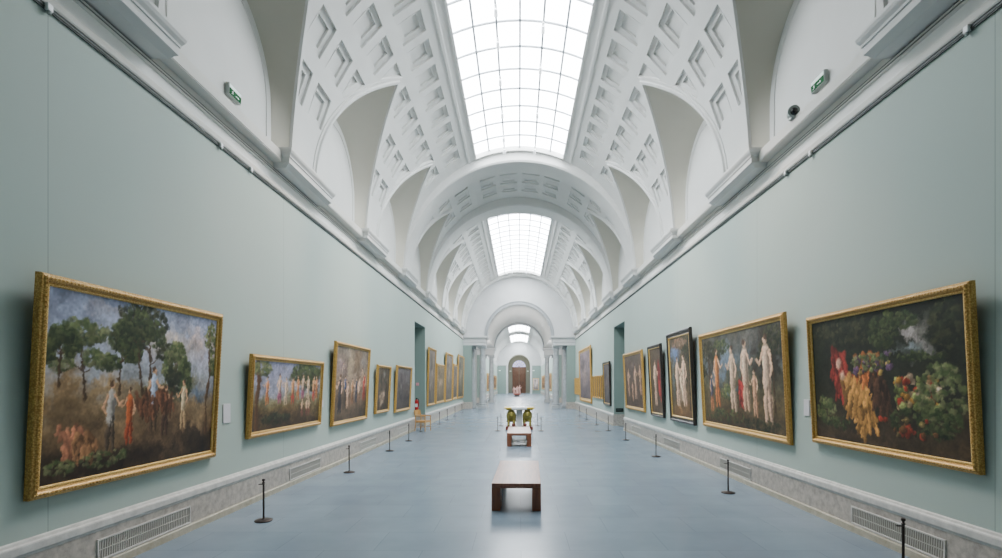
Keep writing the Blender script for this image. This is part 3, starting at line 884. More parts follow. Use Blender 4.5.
tree(im, r_, .34, .45, .36, .08, LV1); tree(im, r_, .52, .42, .55, .15, LV3, lean=-.03, leafy=1.3); tree(im, r_, .47, .44, .5, .12, LV1, lean=-.05)
tree(im, r_, .68, .44, .34, .07, LV2); leaves(im, r_, .75, .53, .045, .15, 150, .02, LV1); leaves(im, r_, .67, .54, .05, .1, 90, .018, LV3)
limb(im, [(.94,.14),(.93,.4),(.955,.6),(.93,.8),(.945,.92)], .026, .01, (78,58,40)); limb(im, [(.95,.58),(.985,.7)], .01, .004, (70,52,36)); leaves(im, r_, .95, .84, .05, .12, 90, .016, LV2); leaves(im, r_, .975, .66, .03, .09, 50, .016, LV2)
for x, y, hh, t_, l_, sd in ((.3,.13,.4,(176,168,160),(84,70,56),1), (.4,.15,.34,(182,96,54),(150,70,44),-1), (.54,.2,.42,(168,178,196),(90,70,52),1), (.62,.17,.34,(104,74,54),(70,50,40),1), (.75,.2,.34,(204,184,150),(180,150,112),-1)):
    figure(im, r_, x, y, hh, t_, l_, (196,150,116), .66, sd)
for x in (.46,.58): drape(im, r_, [(x,.42),(x+.06,.4)], .09, (92,60,42), 30)
for x, y, c in ((.1,.2,(168,112,84)), (.16,.16,(124,90,62))): drape(im, r_, [(x,y+.04),(x+.05,y+.02)], .09, c, 26)
leaves(im, r_, .28, .08, .12, .05, 80, .014, LV2); leaves(im, r_, .08, .07, .06, .04, 50, .014, LV2)
imL1 = finish(im, 1)
W_, H_ = 200, 110
r_ = np.random.default_rng(6)
im = paint(W_, H_, 12, [(0, (56,44,32)), (.25, (96,82,54)), (.45, (118,114,90)), (.6, (138,138,150)), (1, (128,128,150))], [(.78,.8,.3,.26,(78,80,54),1.6,.6), (.3,.15,.3,.12,DBR,1.2,.5), (.62,.2,.35,.12,(84,66,44),1.2,.5)])
limb(im, [(.06,0),(.05,.4),(.07,.7),(.04,1)], .05, .04, (84,58,38)); leaves(im, r_, .1, .86, .12, .1, 80, .03, LV2); leaves(im, r_, .72, .82, .24, .16, 160, .035, LV1)
for i, (x, y, hh) in enumerate(((.17,.36,.4), (.33,.36,.45), (.42,.34,.42), (.52,.34,.44), (.6,.4,.4), (.68,.4,.42), (.77,.36,.44), (.87,.36,.44), (.92,.4,.4))):
    cl = [(204,136,92),(206,176,152),(212,184,156),(196,142,96)][i % 4]; figure(im, r_, x, y, hh, cl, [(176,108,66),(150,84,104),(190,160,132),(168,70,58)][i % 4], (210,170,138), .55, 1 if i % 2 else -1)
for x in (.68,.76,.8): figure(im, r_, x, .12, .3, (206,172,140), (120,70,66), (208,170,138), .55)
leaves(im, r_, .3, .14, .2, .08, 80, .03, LV3)
imL2 = finish(im, 2)
W_, H_ = 120, 130
r_ = np.random.default_rng(8)
im = paint(W_, H_, 13, [(0, (62,52,40)), (.3, (96,80,66)), (.6, (132,114,98)), (1, (112,102,92))], [(.4,.75,.1,.4,(168,150,124),1.6,.3), (.62,.78,.14,.25,(112,94,76),1.5,.3), (.15,.72,.14,.16,(142,122,118),1.5,.5), (.85,.8,.12,.2,(132,122,114),1.4,.5)])
for i, (x, y, hh) in enumerate(((.14,.1,.52), (.28,.3,.3), (.36,.16,.36), (.5,.2,.38), (.62,.22,.36), (.72,.2,.4), (.88,.24,.42), (.2,.55,.22), (.8,.5,.22))):
    figure(im, r_, x, y, hh, [(60,54,58),(78,92,128),(206,170,144),(158,116,78),(60,62,78),(198,166,140),(162,62,54),(150,134,124),(168,140,116)][i], [(46,42,44),(70,60,56),(196,160,132),(120,84,60),(52,50,62),(130,100,80),(130,52,46),(120,104,94),(140,116,96)][i], (204,166,138), .9, 1 if i % 2 else -1)
imL3 = finish(im, 3)
imL4 = paint(70, 80, 14, [(0, (58,46,34)), (.4, (76,62,48)), (1, (88,76,62))], [(.5,.75,.3,.3,(70,60,46),1.4,.6), (.45,.25,.22,.2,(190,158,132),1.2,.5), (.3,.7,.05,.3,DBR,1.8,.4), (.7,.6,.05,.4,DBR,1.8,.4), (.5,.8,.1,.12,(130,124,118),1.3,.5)])
imL5 = paint(70, 80, 15, [(0, (62,52,48)), (.5, (86,76,74)), (1, (100,92,94))], [(.3,.5,.2,.4,(72,62,60),1.3,.5), (.3,.45,.06,.2,(150,140,136),1.2,.5), (.7,.3,.25,.2,(68,56,52),1.2,.5)])
def dull(seed, base, alt, w=50, h=70, extra=()):
    b = np.array(base)*.88; return paint(w, h, seed, [(0, tuple(b*.75)), (.5, tuple(b)), (1, tuple(np.minimum(b*1.15, 250)))], [(.5,.45,.25,.35,alt,1.2,.5), (.3,.75,.25,.2,tuple(b*.8),1.2,.5)]+list(extra))
W_, H_ = 300, 200
r_ = np.random.default_rng(9)
im = paint(W_, H_, 21, [(0, (66,54,40)), (.14, (56,46,34)), (.35, (38,36,28)), (.65, (34,38,28)), (1, (28,30,22))],
  [(.74,.76,.11,.13,(170,160,156),1.2,.7), (.68,.69,.09,.05,(132,138,140),1.2,.6), (.9,.8,.1,.25,(28,32,22),1.6,.6), (.42,.08,.4,.06,(74,60,46),1.2,.5)])
leaves(im, r_, .3, .86, .3, .12, 200, .025, LV3); leaves(im, r_, .56, .84, .1, .14, 160, .02, LV1); leaves(im, r_, .9, .8, .08, .18, 200, .022, LV3); leaves(im, r_, .66, .88, .1, .07, 100, .018, LV1); leaves(im, r_, .76, .64, .12, .03, 70, .015, LV1)
drape(im, r_, [(.22,.7),(.24,.55),(.3,.45)], .13, (118,46,40), 90); drape(im, r_, [(.3,.46),(.38,.36),(.42,.24)], .15, (152,112,62), 150); drape(im, r_, [(.4,.64),(.48,.6)], .12, (150,88,50), 60); drape(im, r_, [(.5,.5),(.54,.34)], .1, (66,46,34), 50)
put(im, .225, .62, .06, (206,172,148), .7, 2, .85, .5); put(im, .25, .52, .05, (204,168,142), .8, 2, .85, .5)
fruit(im, r_, .34, .6, .54, .68, 60, .026, [(110,120,76),(96,70,96),(150,126,70),(70,84,60)]); leaves(im, r_, .46, .62, .14, .06, 60, .016, LV2)
fruit(im, r_, .62, .86, .28, .5, 90, .03, [(160,56,42),(182,132,60),(132,140,84),(196,168,140),(88,100,56),(176,150,110)]); leaves(im, r_, .86, .36, .12, .24, 260, .02, LV2); leaves(im, r_, .76, .2, .2, .1, 160, .018, LV1)
fruit(im, r_, .5, .84, .1, .22, 24, .026, [(150,60,44),(110,76,48),(120,104,64)]); leaves(im, r_, .1, .24, .08, .12, 110, .02, LV2); leaves(im, r_, .2, .14, .1, .05, 60, .018, LV1)
imR1 = finish(im, 4)
W_, H_ = 260, 150
r_ = np.random.default_rng(10)
im = paint(W_, H_, 22, [(0, (62,50,36)), (.2, (84,72,50)), (.45, (80,76,58)), (.65, (90,96,98)), (1, (82,78,70))],
  [(.34,.62,.2,.2,(122,136,150),1.2,.6), (.14,.78,.18,.25,(66,58,46),1.4,.6), (.86,.7,.2,.4,(46,40,32),1.4,.5), (.66,.85,.12,.14,(104,100,94),1.3,.5), (.4,.36,.12,.06,(96,114,116),1.3,.5), (.4,.08,.4,.06,(76,60,40),1.2,.5)])
tree(im, r_, .1, .3, .62, .12, LV3); tree(im, r_, .9, .2, .75, .12, LV3, leafy=1.3); leaves(im, r_, .3, .85, .12, .08, 90, .02, LV1); leaves(im, r_, .36, .36, .1, .08, 80, .02, LV2)
drape(im, r_, [(.55,.5),(.56,.3)], .1, (140,48,46), 60)
for x, y, hh, t_, l_, sd in ((.22,.2,.66,(196,128,78),(180,112,70),1), (.13,.14,.44,(66,68,88),(168,108,72),1), (.44,.16,.7,(208,178,152),(206,174,148),-1), (.6,.18,.72,(210,180,156),(200,164,136),1), (.7,.14,.46,(196,150,118),(192,146,116),-1), (.83,.1,.82,(214,182,158),(208,172,146),-1)):
    figure(im, r_, x, y, hh, t_, l_, (208,172,144), .52, sd)
leaves(im, r_, .3, .1, .3, .07, 120, .018, LV1); leaves(im, r_, .75, .06, .22, .05, 90, .018, LV3)
imR2 = finish(im, 5)
W_, H_ = 100, 150
r_ = np.random.default_rng(12)
im = paint(W_, H_, 23, [(0, (92,70,46)), (.2, (84,70,50)), (.5, (76,68,54)), (1, (70,60,48))], [(.3,.75,.24,.2,(116,136,172),1.4,.5), (.75,.82,.25,.18,(88,74,58),1.4,.6), (.14,.5,.1,.3,(100,110,110),1.2,.6), (.4,.06,.5,.06,(120,90,58),1.2,.5)])
tree(im, r_, .88, .1, .85, .2, LV3); leaves(im, r_, .5, .9, .35, .07, 90, .025, [(150,120,100),(120,90,70),(90,80,60)])
for x, hh, sd in ((.34,.62,1), (.66,.64,-1)): figure(im, r_, x, .14, hh, (214,182,156), (208,172,146), (208,172,144), 1.25, sd)
drape(im, r_, [(.5,.5),(.5,.3)], .12, (190,164,140), 40)
imR3 = finish(im, 6)
r_ = np.random.default_rng(13)
im = paint(70, 130, 24, [(0, (80,64,48)), (.4, (70,58,46)), (1, (82,68,56))], [(.15,.5,.12,.4,(88,76,62),1.2,.5)])
drape(im, r_, [(.75,.75),(.8,.4)], .16, (124,44,42), 60); figure(im, r_, .42, .12, .72, (210,176,150), (204,166,140), (206,168,140), 1.5)
imR4 = finish(im, 7)
r_ = np.random.default_rng(14)
im = paint(130, 110, 25, [(0, (70,54,42)), (.4, (78,62,52)), (1, (92,78,70))], [(.85,.45,.12,.26,(70,48,40),1.3,.5), (.45,.75,.2,.14,(112,96,92),1.3,.5)])
for x, y, hh, sd in ((.2,.2,.56,1), (.42,.1,.4,-1), (.6,.16,.66,1), (.86,.24,.56,-1)): figure(im, r_, x, y, hh, (196,156,128), (188,146,118), (200,160,132), .8, sd)
imR5 = finish(im, 8)

painting(-1, 4.83, 7.8, .95, 3.07, .11, 'gold', imL1, 'largest gilt-framed landscape painting nearest the camera on the left wall')
painting(-1, 8.74, 11.93, 1.11, 2.54, .1, 'gold', imL2, 'wide low gilt-framed painting of pale figures, second along the left wall')
painting(-1, 12.65, 15.55, 1.0, 3.08, .1, 'gold', imL3, 'tall gilt-framed painting of a brown crowd scene, third along the left wall')
painting(-1, 16.5, 18.2, 1.08, 2.65, .095, 'gold', imL4, 'small dark brown gilt-framed painting, nearer of two before the left doorway')
painting(-1, 19.1, 21.7, .98, 2.73, .095, 'gold', imL5, 'dim grey gilt-framed painting beside the left doorway, on the near side')
painting(-1, 25.9, 28.15, .92, 3.87, .12, 'gold', dull(31, (118,104,94), (150,136,124)), 'tall grey-brown gilt-framed painting just past the left doorway', tilt=1.5)
painting(-1, 28.5, 31.7, .93, 3.16, .14, 'gold', dull(32, (130,112,86), (176,150,120)), 'low gilt-framed painting, second beyond the left doorway', tilt=1.5)
painting(-1, 32.05, 35.3, .9, 3.98, .14, 'gold', dull(33, (120,110,102), (150,136,120)), 'tall pale gilt-framed painting, third beyond the left doorway', tilt=1.5)
painting(-1, 35.7, 38.2, .95, 3.42, .14, 'gold', dull(34, (112,104,100), (140,128,116)), 'low narrow gilt-framed painting, fourth beyond the left doorway', tilt=1.5)
painting(-1, 38.5, 42.4, .93, 4.22, .14, 'gold', dull(35, (120,114,100), (150,140,120)), 'farthest tall gilt-framed painting on the left wall, beside the end screen', tilt=1.5)
painting(1, 5.19, 8.15, 1.13, 3.06, .105, 'gold', imR1, 'dark gilt-framed painting with red and ochre drapery and fruit, nearest on the right wall')
painting(1, 8.82, 12.98, 1.0, 3.25, .13, 'gold', imR2, 'widest gilt-framed painting with pale standing forms, second on the right wall')
painting(1, 13.6, 15.75, .95, 3.52, .17, 'black', imR3, 'larger black-framed tall painting, third on the right wall')
painting(1, 16.5, 18.1, .96, 3.32, .12, 'black', imR4, 'narrow black-framed painting with one pale form and red, fourth on the right wall')
painting(1, 19.05, 22.4, 1.0, 3.3, .13, 'gold', imR5, 'brown gilt-framed painting beside the right doorway, on the near side')
painting(1, 26.2, 28.2, .93, 3.18, .12, 'black', dull(36, (92,82,84), (120,104,100)), 'dark-framed narrow painting just past the right doorway', tilt=1.5)
for i, y in enumerate((28.55, 29.35, 30.15, 30.95, 31.75)):
    painting(1, y, y+.72, 1.2, 2.52, .085, 'gold', dull(40+i, (118,82,48), (150,108,66), 24, 34), 'small gilt-framed panel in the nearer row beyond the right doorway', 'nearer row of small gilt panels', tilt=1)
painting(1, 33.0, 39.2, .78, 4.5, .26, 'gold', dull(37, (134,116,122), (160,138,130)), 'huge mauve-grey gilt-framed painting near the far end of the right wall', tilt=1.5)
for i, y in enumerate((39.5, 40.2, 40.9, 41.6, 42.25)):
    painting(1, y, y+.6, 1.2, 2.52, .085, 'gold', dull(50+i, (118,82,48), (150,108,66), 24, 34), 'small gilt-framed panel in the far row beside the right end of the end screen', 'far row of small gilt panels', tilt=1)
# hall and far gallery
for s in (-1, 1):
    sd = 'left' if s < 0 else 'right'
    painting(s, 47.0, 50.0, 1.0, 3.2, .2, 'gold', dull(60+s, (150,104,60), (186,136,84), 30, 40), 'gilt-framed painting glimpsed between the columns of the hall, %s side' % sd, tilt=1)
    painting(s, 61.0, 70.0, 1.0, 3.4, .3, 'gold', dull(63+s, (156,106,56), (190,140,80), 30, 40), 'gilt-framed painting in the far gallery just past the second screen, %s side' % sd, tilt=1)
    painting(s, 74.0, 86.0, 1.0, 3.6, .3, 'gold', dull(66+s, (150,104,60), (186,136,84), 30, 40), 'long gilt-framed painting midway down the far gallery, %s side' % sd, tilt=1)
    painting(s, 90.0, 104.0, 1.0, 3.6, .3, 'gold', dull(69+s, (150,104,60), (186,136,84), 30, 40), 'last gilt-framed painting at the end of the far gallery, %s side' % sd, tilt=1)
pt = thing('framed_painting', 'pale pink painting on the green panel right of the far door arch', 'painting', (3.55, YF-.01, .75))
frame_mesh(MB(), 1.3, 2.5, [(0, 0), (0, .06), (.08, .07), (.1, .03), (.1, 0)]).build('frame', GOLD2, pt)
canvas_obj(1.3, 2.5, .1, dull(72, (206,186,184), (222,206,200), 24, 40), .03, pt)

# ------------------------------------------------------------------ grilles in the skirting
def make_grille(label):
    t = thing('floor_vent', label, 'vent', (0,0,0), 0, 'ventilation grilles in the stone skirting')
    L, h = 1.6, .24
    m = frame_mesh(MB(), L, h, [(0, 0), (0, .014), (.018, .014), (.022, .004), (.022, 0)]); m.build('frame', LEDGE, t)
    m = MB()
    n = 46
    for i in range(n):
        x = -L/2+.03+(L-.06)*i/(n-1); m.add([(x-.006,-.003,.02),(x+.006,-.003,.02),(x+.018,-.003,h-.02),(x+.006,-.003,h-.02),(x-.004,-.009,.02),(x+.008,-.009,.02),(x+.02,-.009,h-.02),(x+.008,-.009,h-.02)],
              [(0,1,2,3),(7,6,5,4),(0,4,5,1),(1,5,6,2),(2,6,7,3),(3,7,4,0)])
    m.box(-L/2+.02, L/2-.02, -.01, -.002, h*.48, h*.52); m.build('bars', GRILLE, t)
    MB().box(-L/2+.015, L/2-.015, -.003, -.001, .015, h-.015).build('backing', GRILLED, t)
    return t
gr0 = make_grille('')
ordn = ['nearest', 'second', 'third', 'fourth']
cnt = 0
for s in (-1, 1):
    sd = 'left' if s < 0 else 'right'
    below = {-1: ['under the largest landscape painting', 'under the wide low painting', 'under the tall brown painting', 'under the dim grey painting'],
             1: ['under the fruit painting', 'under the widest painting', 'under the narrow black-framed painting', 'under the brown painting by the doorway']}[s]
    for k in range(4):
        loc = (s*(A-.028), 6.45+4.75*k+(0 if k < 2 else -.1), .11); rz = PI/2 if s < 0 else -PI/2
        lb = 'pale metal vent grille in the %s skirting %s' % (sd, below[k])
        if cnt == 0: gr0.location = loc; gr0.rotation_euler = (0,0,rz); gr0['label'] = lb
        else: dup(gr0, loc, rz, lb)
        cnt += 1
jm = thing('wall_vent', 'black vent grille low on the jamb of the right doorway', 'vent', (4.87, DOOR[1]-.02, .68))
frame_mesh(MB(), .36, .16, [(0, 0), (0, .02), (.02, .02), (.02, 0)]).build('frame', BLACKP, jm)
m = MB()
for i in range(5): m.box(-.16, .16, -.015, -.002, .025+i*.025, .037+i*.025)
m.build('slats', BLACKP, jm)

# ------------------------------------------------------------------ barrier posts
def make_post(label):
    t = thing('barrier_post', label, 'barrier post', (0,0,0), 0, 'low dark barrier posts')
    MB().lathe([(.12,0),(.125,.004),(.125,.016),(.115,.024),(.03,.03),(.02,.04)], n=28).build('base', IRON, t, smooth=40)
    MB().lathe([(.014,.03),(.014,.56)], n=14).build('pole', IRON, t, smooth=40)
    m = MB().lathe([(.014,.555),(.022,.56),(.022,.57),(.012,.578),(.012,.592),(.02,.598),(.024,.61),(.018,.622),(.004,.626)], n=16)
    bm = MB(); m.tube([(.045*math.cos(a)-.03, .045*math.sin(a)*.5, .545) for a in [2*PI*i/12 for i in range(13)]], .004, 6)
    m.build('finial', IRON, t, smooth=40)
    return t
post0 = make_post(''); cnt = 0
posts = []
Lp = [(-3.81,7.78),(-3.92,12.04),(-3.94,15.9),(-3.95,18.7),(-4.05,26.6),(-4.07,29.6),(-4.08,33.3),(-4.08,37.3)]
Rp = [(4.0,5.5),(3.87,9.78),(3.8,14.66),(3.84,19.0),(3.85,22.8),(3.82,26.0),(3.82,30.0),(3.82,33.3)]
on = ['nearest', 'second', 'third', 'fourth', 'fifth', 'sixth', 'seventh', 'farthest']
wl = ['in front of the wide low painting', 'below the tall brown crowd painting', 'below the small dark brown painting', 'before the dim grey painting']
for i, p in enumerate(Lp): posts.append((p, 'low dark barrier post by the left wall, %s from the camera' % on[i]))
for i, p in enumerate(Rp): posts.append((p, 'low dark barrier post by the right wall, %s from the camera' % on[i]))
posts += [((-.95,22.7), 'low barrier post at the front left corner of the marble table'), ((.93,22.7), 'low barrier post at the front right corner of the marble table'),
          ((-.9,25.5), 'low barrier post at the back left corner of the marble table'), ((.87,25.5), 'low barrier post at the back right corner of the marble table')]
for p, lb in posts:
    if cnt == 0: post0.location = (p[0], p[1], 0); post0['label'] = lb
    else: dup(post0, (p[0], p[1], 0), 0, lb)
    cnt += 1
for o in list(C.objects):
    if o.name.startswith('barrier_post') and 'front' in o['label'] and 'marble' in o['label']:
        x = .05 if o.location.x < 0 else -.06
        m = MB().tube([(x*t, .03+2.74*t, .545-.12*math.sin(PI*t)) for t in [i/12 for i in range(13)]], .006, 6)
        m.build('cord', IRON, o)

# ------------------------------------------------------------------ benches
def make_bench(label, loc, rz=0, L=2.5):
    t = thing('bench', label, 'bench', loc, rz, 'wooden gallery benches')
    MB().box(-.395, .395, 0, L, .375, .44, .006).build('seat', WOODB, t)
    MB().box(-.25, .25, .03, L-.03, .355, .375).build('underframe', WOODL, t)
    for x in (-.395, .255):
        for y in (0.0, L-.42):
            MB().box(x, x+.14, y, y+.42, 0, .375, .005).build('leg', WOODL, t)
    return t
b0 = make_bench('reddish-brown wooden bench nearest the camera on the gallery floor', (-.07, 8.4, 0), math.radians(-1.2))
dup(b0, (-.02, 17.0, 0), 0, 'wooden bench standing right in front of the marble table')

# ------------------------------------------------------------------ marble table carried by gilded lions
tb = thing('marble_table', 'marble-topped table carried by two gilt bronze lions behind the second bench', 'table', (-.01, 23.3, 0))
top = MB().box(-.68, .68, 0, 1.1, .93, .985, .012).build('tabletop', YMARB, tb)
MB().box(-.34, .34, -.012, 1.05, .90, .992, .005).build('white_panel', WMARB, top)
MB().box(-.6, .6, .06, 1.04, .86, .93, .008).build('apron', BRONZE, tb)
MB().box(-.14, .14, .35, .8, 0, .86, .01).build('pedestal', WMARB, tb)
for sx in (-1, 1):
    x = sx*.36; m = MB()
    m.ball((x, .55, .5), (.16,.34,.17)); m.ball((x, .26, .58), (.22,.22,.26)); m.ball((x, .1, .66), (.13,.13,.14)); m.ball((x, 0, .62), (.075,.07,.065))
    for q in (-1, 1):
        m.ball((x+q*.09, .12, .79), (.035,.03,.04)); m.tube([(x+q*.11,.2,.55),(x+q*.12,.14,.36),(x+q*.12,.08,.2)], .07, 10, .05); m.ball((x+q*.12,.04,.19), (.065,.09,.045))
        m.tube([(x+q*.13,.75,.48),(x+q*.15,.62,.34),(x+q*.14,.8,.2)], .09, 10, .05); m.ball((x+q*.14,.74,.19), (.06,.1,.045))
    for i in range(14):
        a = 2*PI*i/14; m.ball((x+.17*math.cos(a), .22, .62+.2*math.sin(a)), (.06,.08,.06), 10)
    m.tube([(x,.88,.5),(x+sx*.1,1.0,.4),(x+sx*.14,.98,.55),(x+sx*.1,.94,.7)], .025, 8); m.ball((x+sx*.1,.93,.73), .05, 10)
    m.tube([(x,.3,.78),(x,.3,.88)], .12, 12)
    ln = m.build('lion_support', BRONZE, tb, smooth=60)
    pl = MB().box(x-.24, x+.24, -.06, 1.08, 0, .15, .012)
    pl.build('plinth', RMARB, tb)
    bl = MB().ball((x-sx*.1, .0, .22), .075); bl.build('red_ball', RMARB, ln, smooth=60)

# ------------------------------------------------------------------ chair, extinguisher, signs
ch = thing('armchair', 'golden wooden chair standing before the left doorway', 'chair', (-4.18, 22.75, 0), PI/2-.35)
# seat faces local -y
MB().box(-.24, .24, -.24, .24, .42, .455, .01).build('seat', FABRIC, ch)
MB().box(-.25, .25, -.25, .25, .37, .42, .006).build('seat_rail', WOODC, ch)
for x in (-.23, .23):
    MB().tube([(x,-.23,0),(x,-.23,.42),(x,-.23,.64)], .02, 10).build('leg', WOODC, ch, smooth=40)
    MB().tube([(x,.27,0),(x,.23,.4),(x,.25,.65),(x,.3,.9)], .02, 10).build('leg', WOODC, ch, smooth=40)
    MB().tube([(x,-.25,.65),(x,0,.66),(x,.25,.65)], .022, 10).build('armrest', WOODC, ch, smooth=40)
    MB().tube([(x,-.23,.18),(x,.25,.18)], .012, 8).build('stretcher', WOODC, ch, smooth=40)
m = MB(); pts = [(-.22+.44*i/8, .275+.02*math.sin(PI*i/8)) for i in range(9)]
vs = []; fs = []
for x, y in pts: vs += [(x,y,.68),(x,y+.025,.68),(x,y+.055,.9),(x,y+.03,.9)]
for i in range(8):
    for k in range(4): fs.append((i*4+k, i*4+(k+1) % 4, (i+1)*4+(k+1) % 4, (i+1)*4+k))
fs += [(0,1,2,3), (35,34,33,32)]
m.add(vs, fs).build('backrest', WOODC, ch, smooth=40)

fe = thing('fire_extinguisher', 'red fire extinguisher hung on the jamb of the left doorway', 'fire extinguisher', (-4.98, DOOR[1]-.17, .78))
MB().lathe([(.06,0),(.085,.01),(.09,.04),(.09,.4),(.075,.46),(.035,.49),(.03,.5)], n=20).build('cylinder', RED, fe, smooth=40)
m = MB().lathe([(.03,.5),(.03,.54),(.02,.56)], n=12); m.box(-.02, .02, -.12, .03, .56, .575); m.box(-.02, .02, -.1, .03, .53, .54); m.build('valve_handle', BLACKP, fe)
MB().tube([(.02,0,.53),(.09,-.02,.52),(.11,-.03,.4),(.1,-.03,.16)], .012, 8).build('hose', BLACKP, fe, smooth=40)
MB().box(-.062, .062, -.092, -.088, .14, .3).build('paper_label', WHITEM, fe)
MB().box(-.05, .05, .08, .15, .34, .4).build('bracket', IRON, fe)
tag(MB().box(-5.04, -4.9, DOOR[1]-.035, DOOR[1]-.02, 1.95, 2.09, .003).build('wall_sign', PINK), 'small square pink sign above the fire extinguisher', 'sign')

def exit_sign(s, yc, label):
    t = thing('exit_sign', label, 'exit sign', (s*(XL-.001), yc, 6.63), PI/2 if s < 0 else -PI/2)
    t.rotation_euler = (math.radians(4), 0, PI/2 if s < 0 else -PI/2)
    MB().box(-.2, .2, -.07, .0, 0, .2, .006).build('housing', GREYPL, t)
    t.scale = (.92,.92,.92)
    f = MB().box(-.185, .185, -.075, -.069, .015, .185).build('face', WHITES, t)
    g = MB().box(-.185, .185, -.079, -.0745, .015, .12).build('green_band', GREENS, f)
    m = MB(); y = -.082
    def q(pts): m.add([(a, y, b) for a, b in pts]+[(a, y+.004, b) for a, b in pts], [tuple(range(len(pts))), tuple(reversed(range(len(pts), 2*len(pts))))])
    # running figure and arrow
    m.ball((-.088, y, .093), (.007,.003,.007), 10)
    q([(-.1,.085),(-.086,.083),(-.09,.058),(-.102,.056)]); q([(-.095,.06),(-.088,.06),(-.07,.044),(-.075,.038)]); q([(-.102,.06),(-.095,.058),(-.108,.036),(-.115,.03),(-.13,.032),(-.13,.038),(-.116,.038)])
    q([(-.088,.082),(-.07,.072),(-.073,.067),(-.09,.074)]); q([(-.1,.084),(-.118,.072),(-.114,.067),(-.1,.076)])
    q([(.0,.055),(.08,.055),(.08,.065),(.0,.065)]); q([(.08,.04),(.115,.06),(.08,.08)])
    m.build('pictogram', WHITES, g)
exit_sign(-1, 8.48, 'small green and white exit sign above the left cornice')
exit_sign(1, 8.15, 'small green and white exit sign above the right cornice')
sc = thing('security_camera', 'small security camera with black lens on the right cornice', 'camera', (4.41, 8.5, 6.31))
MB().box(-.05, .06, -.05, .05, 0, .03, .004).build('mount', GREYPL, sc)
hb = MB(); bm = bmesh.new(); bmesh.ops.create_cone(bm, cap_ends=True, segments=20, radius1=.08, radius2=.09, depth=.22)
Rm = Matrix.Rotation(math.radians(100), 4, 'X'); hb.bm(bm, Matrix.Translation((0,0,.11)) @ Matrix.Rotation(-.35, 4, 'Z') @ Rm); hb.build('body', GREYPL, sc, smooth=40)
MB().ball((-.03,-.1,.085), .055).build('lens', BLACKP, sc, smooth=60)
MB().tube([(0,.02,.02),(0,.02,.1)], .025, 10).build('arm', GREYPL, sc)

def wall_label(s, y, z, w, h, label):
    m = MB().box(-w/2, w/2, -.014, 0, 0, h, .002); o = m.build('wall_label', CARD); o.location = (s*(A-.001), y, z); o.rotation_euler = (0,0, PI/2 if s < 0 else -PI/2)
    tag(o, label, 'wall label', 'blank-looking caption cards on the walls')
wall_label(-1, 8.2, 1.42, .2, .3, 'pale caption card right of the largest landscape painting')
wall_label(-1, 12.18, 1.5, .12, .16, 'tiny pale caption card right of the wide low painting')
wall_label(1, 8.42, 1.52, .16, .26, 'pale caption card between the two nearest right-hand paintings')

def rail_clip(s, y, label):
    t = thing('rail_clip', label, 'clip', (s*(A-.015), y, 5.63), PI/2 if s < 0 else -PI/2, 'small clips on the picture rails')
    MB().box(-.03, .03, -.04, 0, .0, .07, .008).build('housing', WHITEM, t)
    MB().lathe([(.016,-.03),(.02,-.02),(.02,.0)], cy=-.02, n=12).build('hook', GREYPL, t)
for s, y, lb in ((-1,5.07,'nearest white clip on the left picture rail'),(-1,8.0,'second white clip on the left picture rail'),(-1,8.9,'third white clip on the left picture rail'),
                 (1,5.38,'nearest white clip on the right picture rail'),(1,8.27,'second white clip on the right picture rail'),(1,9.04,'third white clip on the right picture rail')): rail_clip(s, y, lb)

# spotlights along two skylight bars
def make_spot(label):
    t = thing('spotlight', label, 'spotlight', (0,0,0), 0, 'small white spotlights under the skylights')
    MB().box(-.03, .03, -.09, .09, -.04, 0, .006).build('track_adapter', WHITEM, t)
    MB().tube([(0,0,-.03),(0,0,-.11)], .012, 8).build('stem', WHITEM, t)
    m = MB(); bm = bmesh.new(); bmesh.ops.create_cone(bm, cap_ends=True, segments=18, radius1=.05, radius2=.042, depth=.16)
    m.bm(bm, Matrix.Translation((0,.0,-.15)) @ Matrix.Rotation(math.radians(55), 4, 'X')); m.build('lamp_can', WHITEM, t, smooth=40)
    return t
th3 = math.radians(TH0+(TH1-TH0)*2/6); SX, SZ = VA*math.cos(th3), ZS+VB*math.sin(th3)+.06
sp0 = make_spot(''); cnt = 0
L = [19.95, 19.0, 17.3, 15.4, 13.7, 12.5]; R = [19.95, 17.3, 14.8, 13.1]
on2 = ['first', 'second', 'third', 'fourth', 'fifth', 'sixth']
sp = [(-SX, y, 'white spotlight under the left bar of the near skylight, %s from its far end' % on2[i]) for i, y in enumerate(L)]
sp += [(SX, y, 'white spotlight under the right bar of the near skylight, %s from its far end' % on2[i]) for i, y in enumerate(R)]
sp += [(-SX, 41.7, 'white spotlight at the far end of the second skylight, left bar'), (SX, 41.7, 'white spotlight at the far end of the second skylight, right bar')]
for x, y, lb in sp:
    if cnt == 0: sp0.location = (x, y, SZ); sp0['label'] = lb
    else: dup(sp0, (x, y, SZ), 0, lb)
    cnt += 1

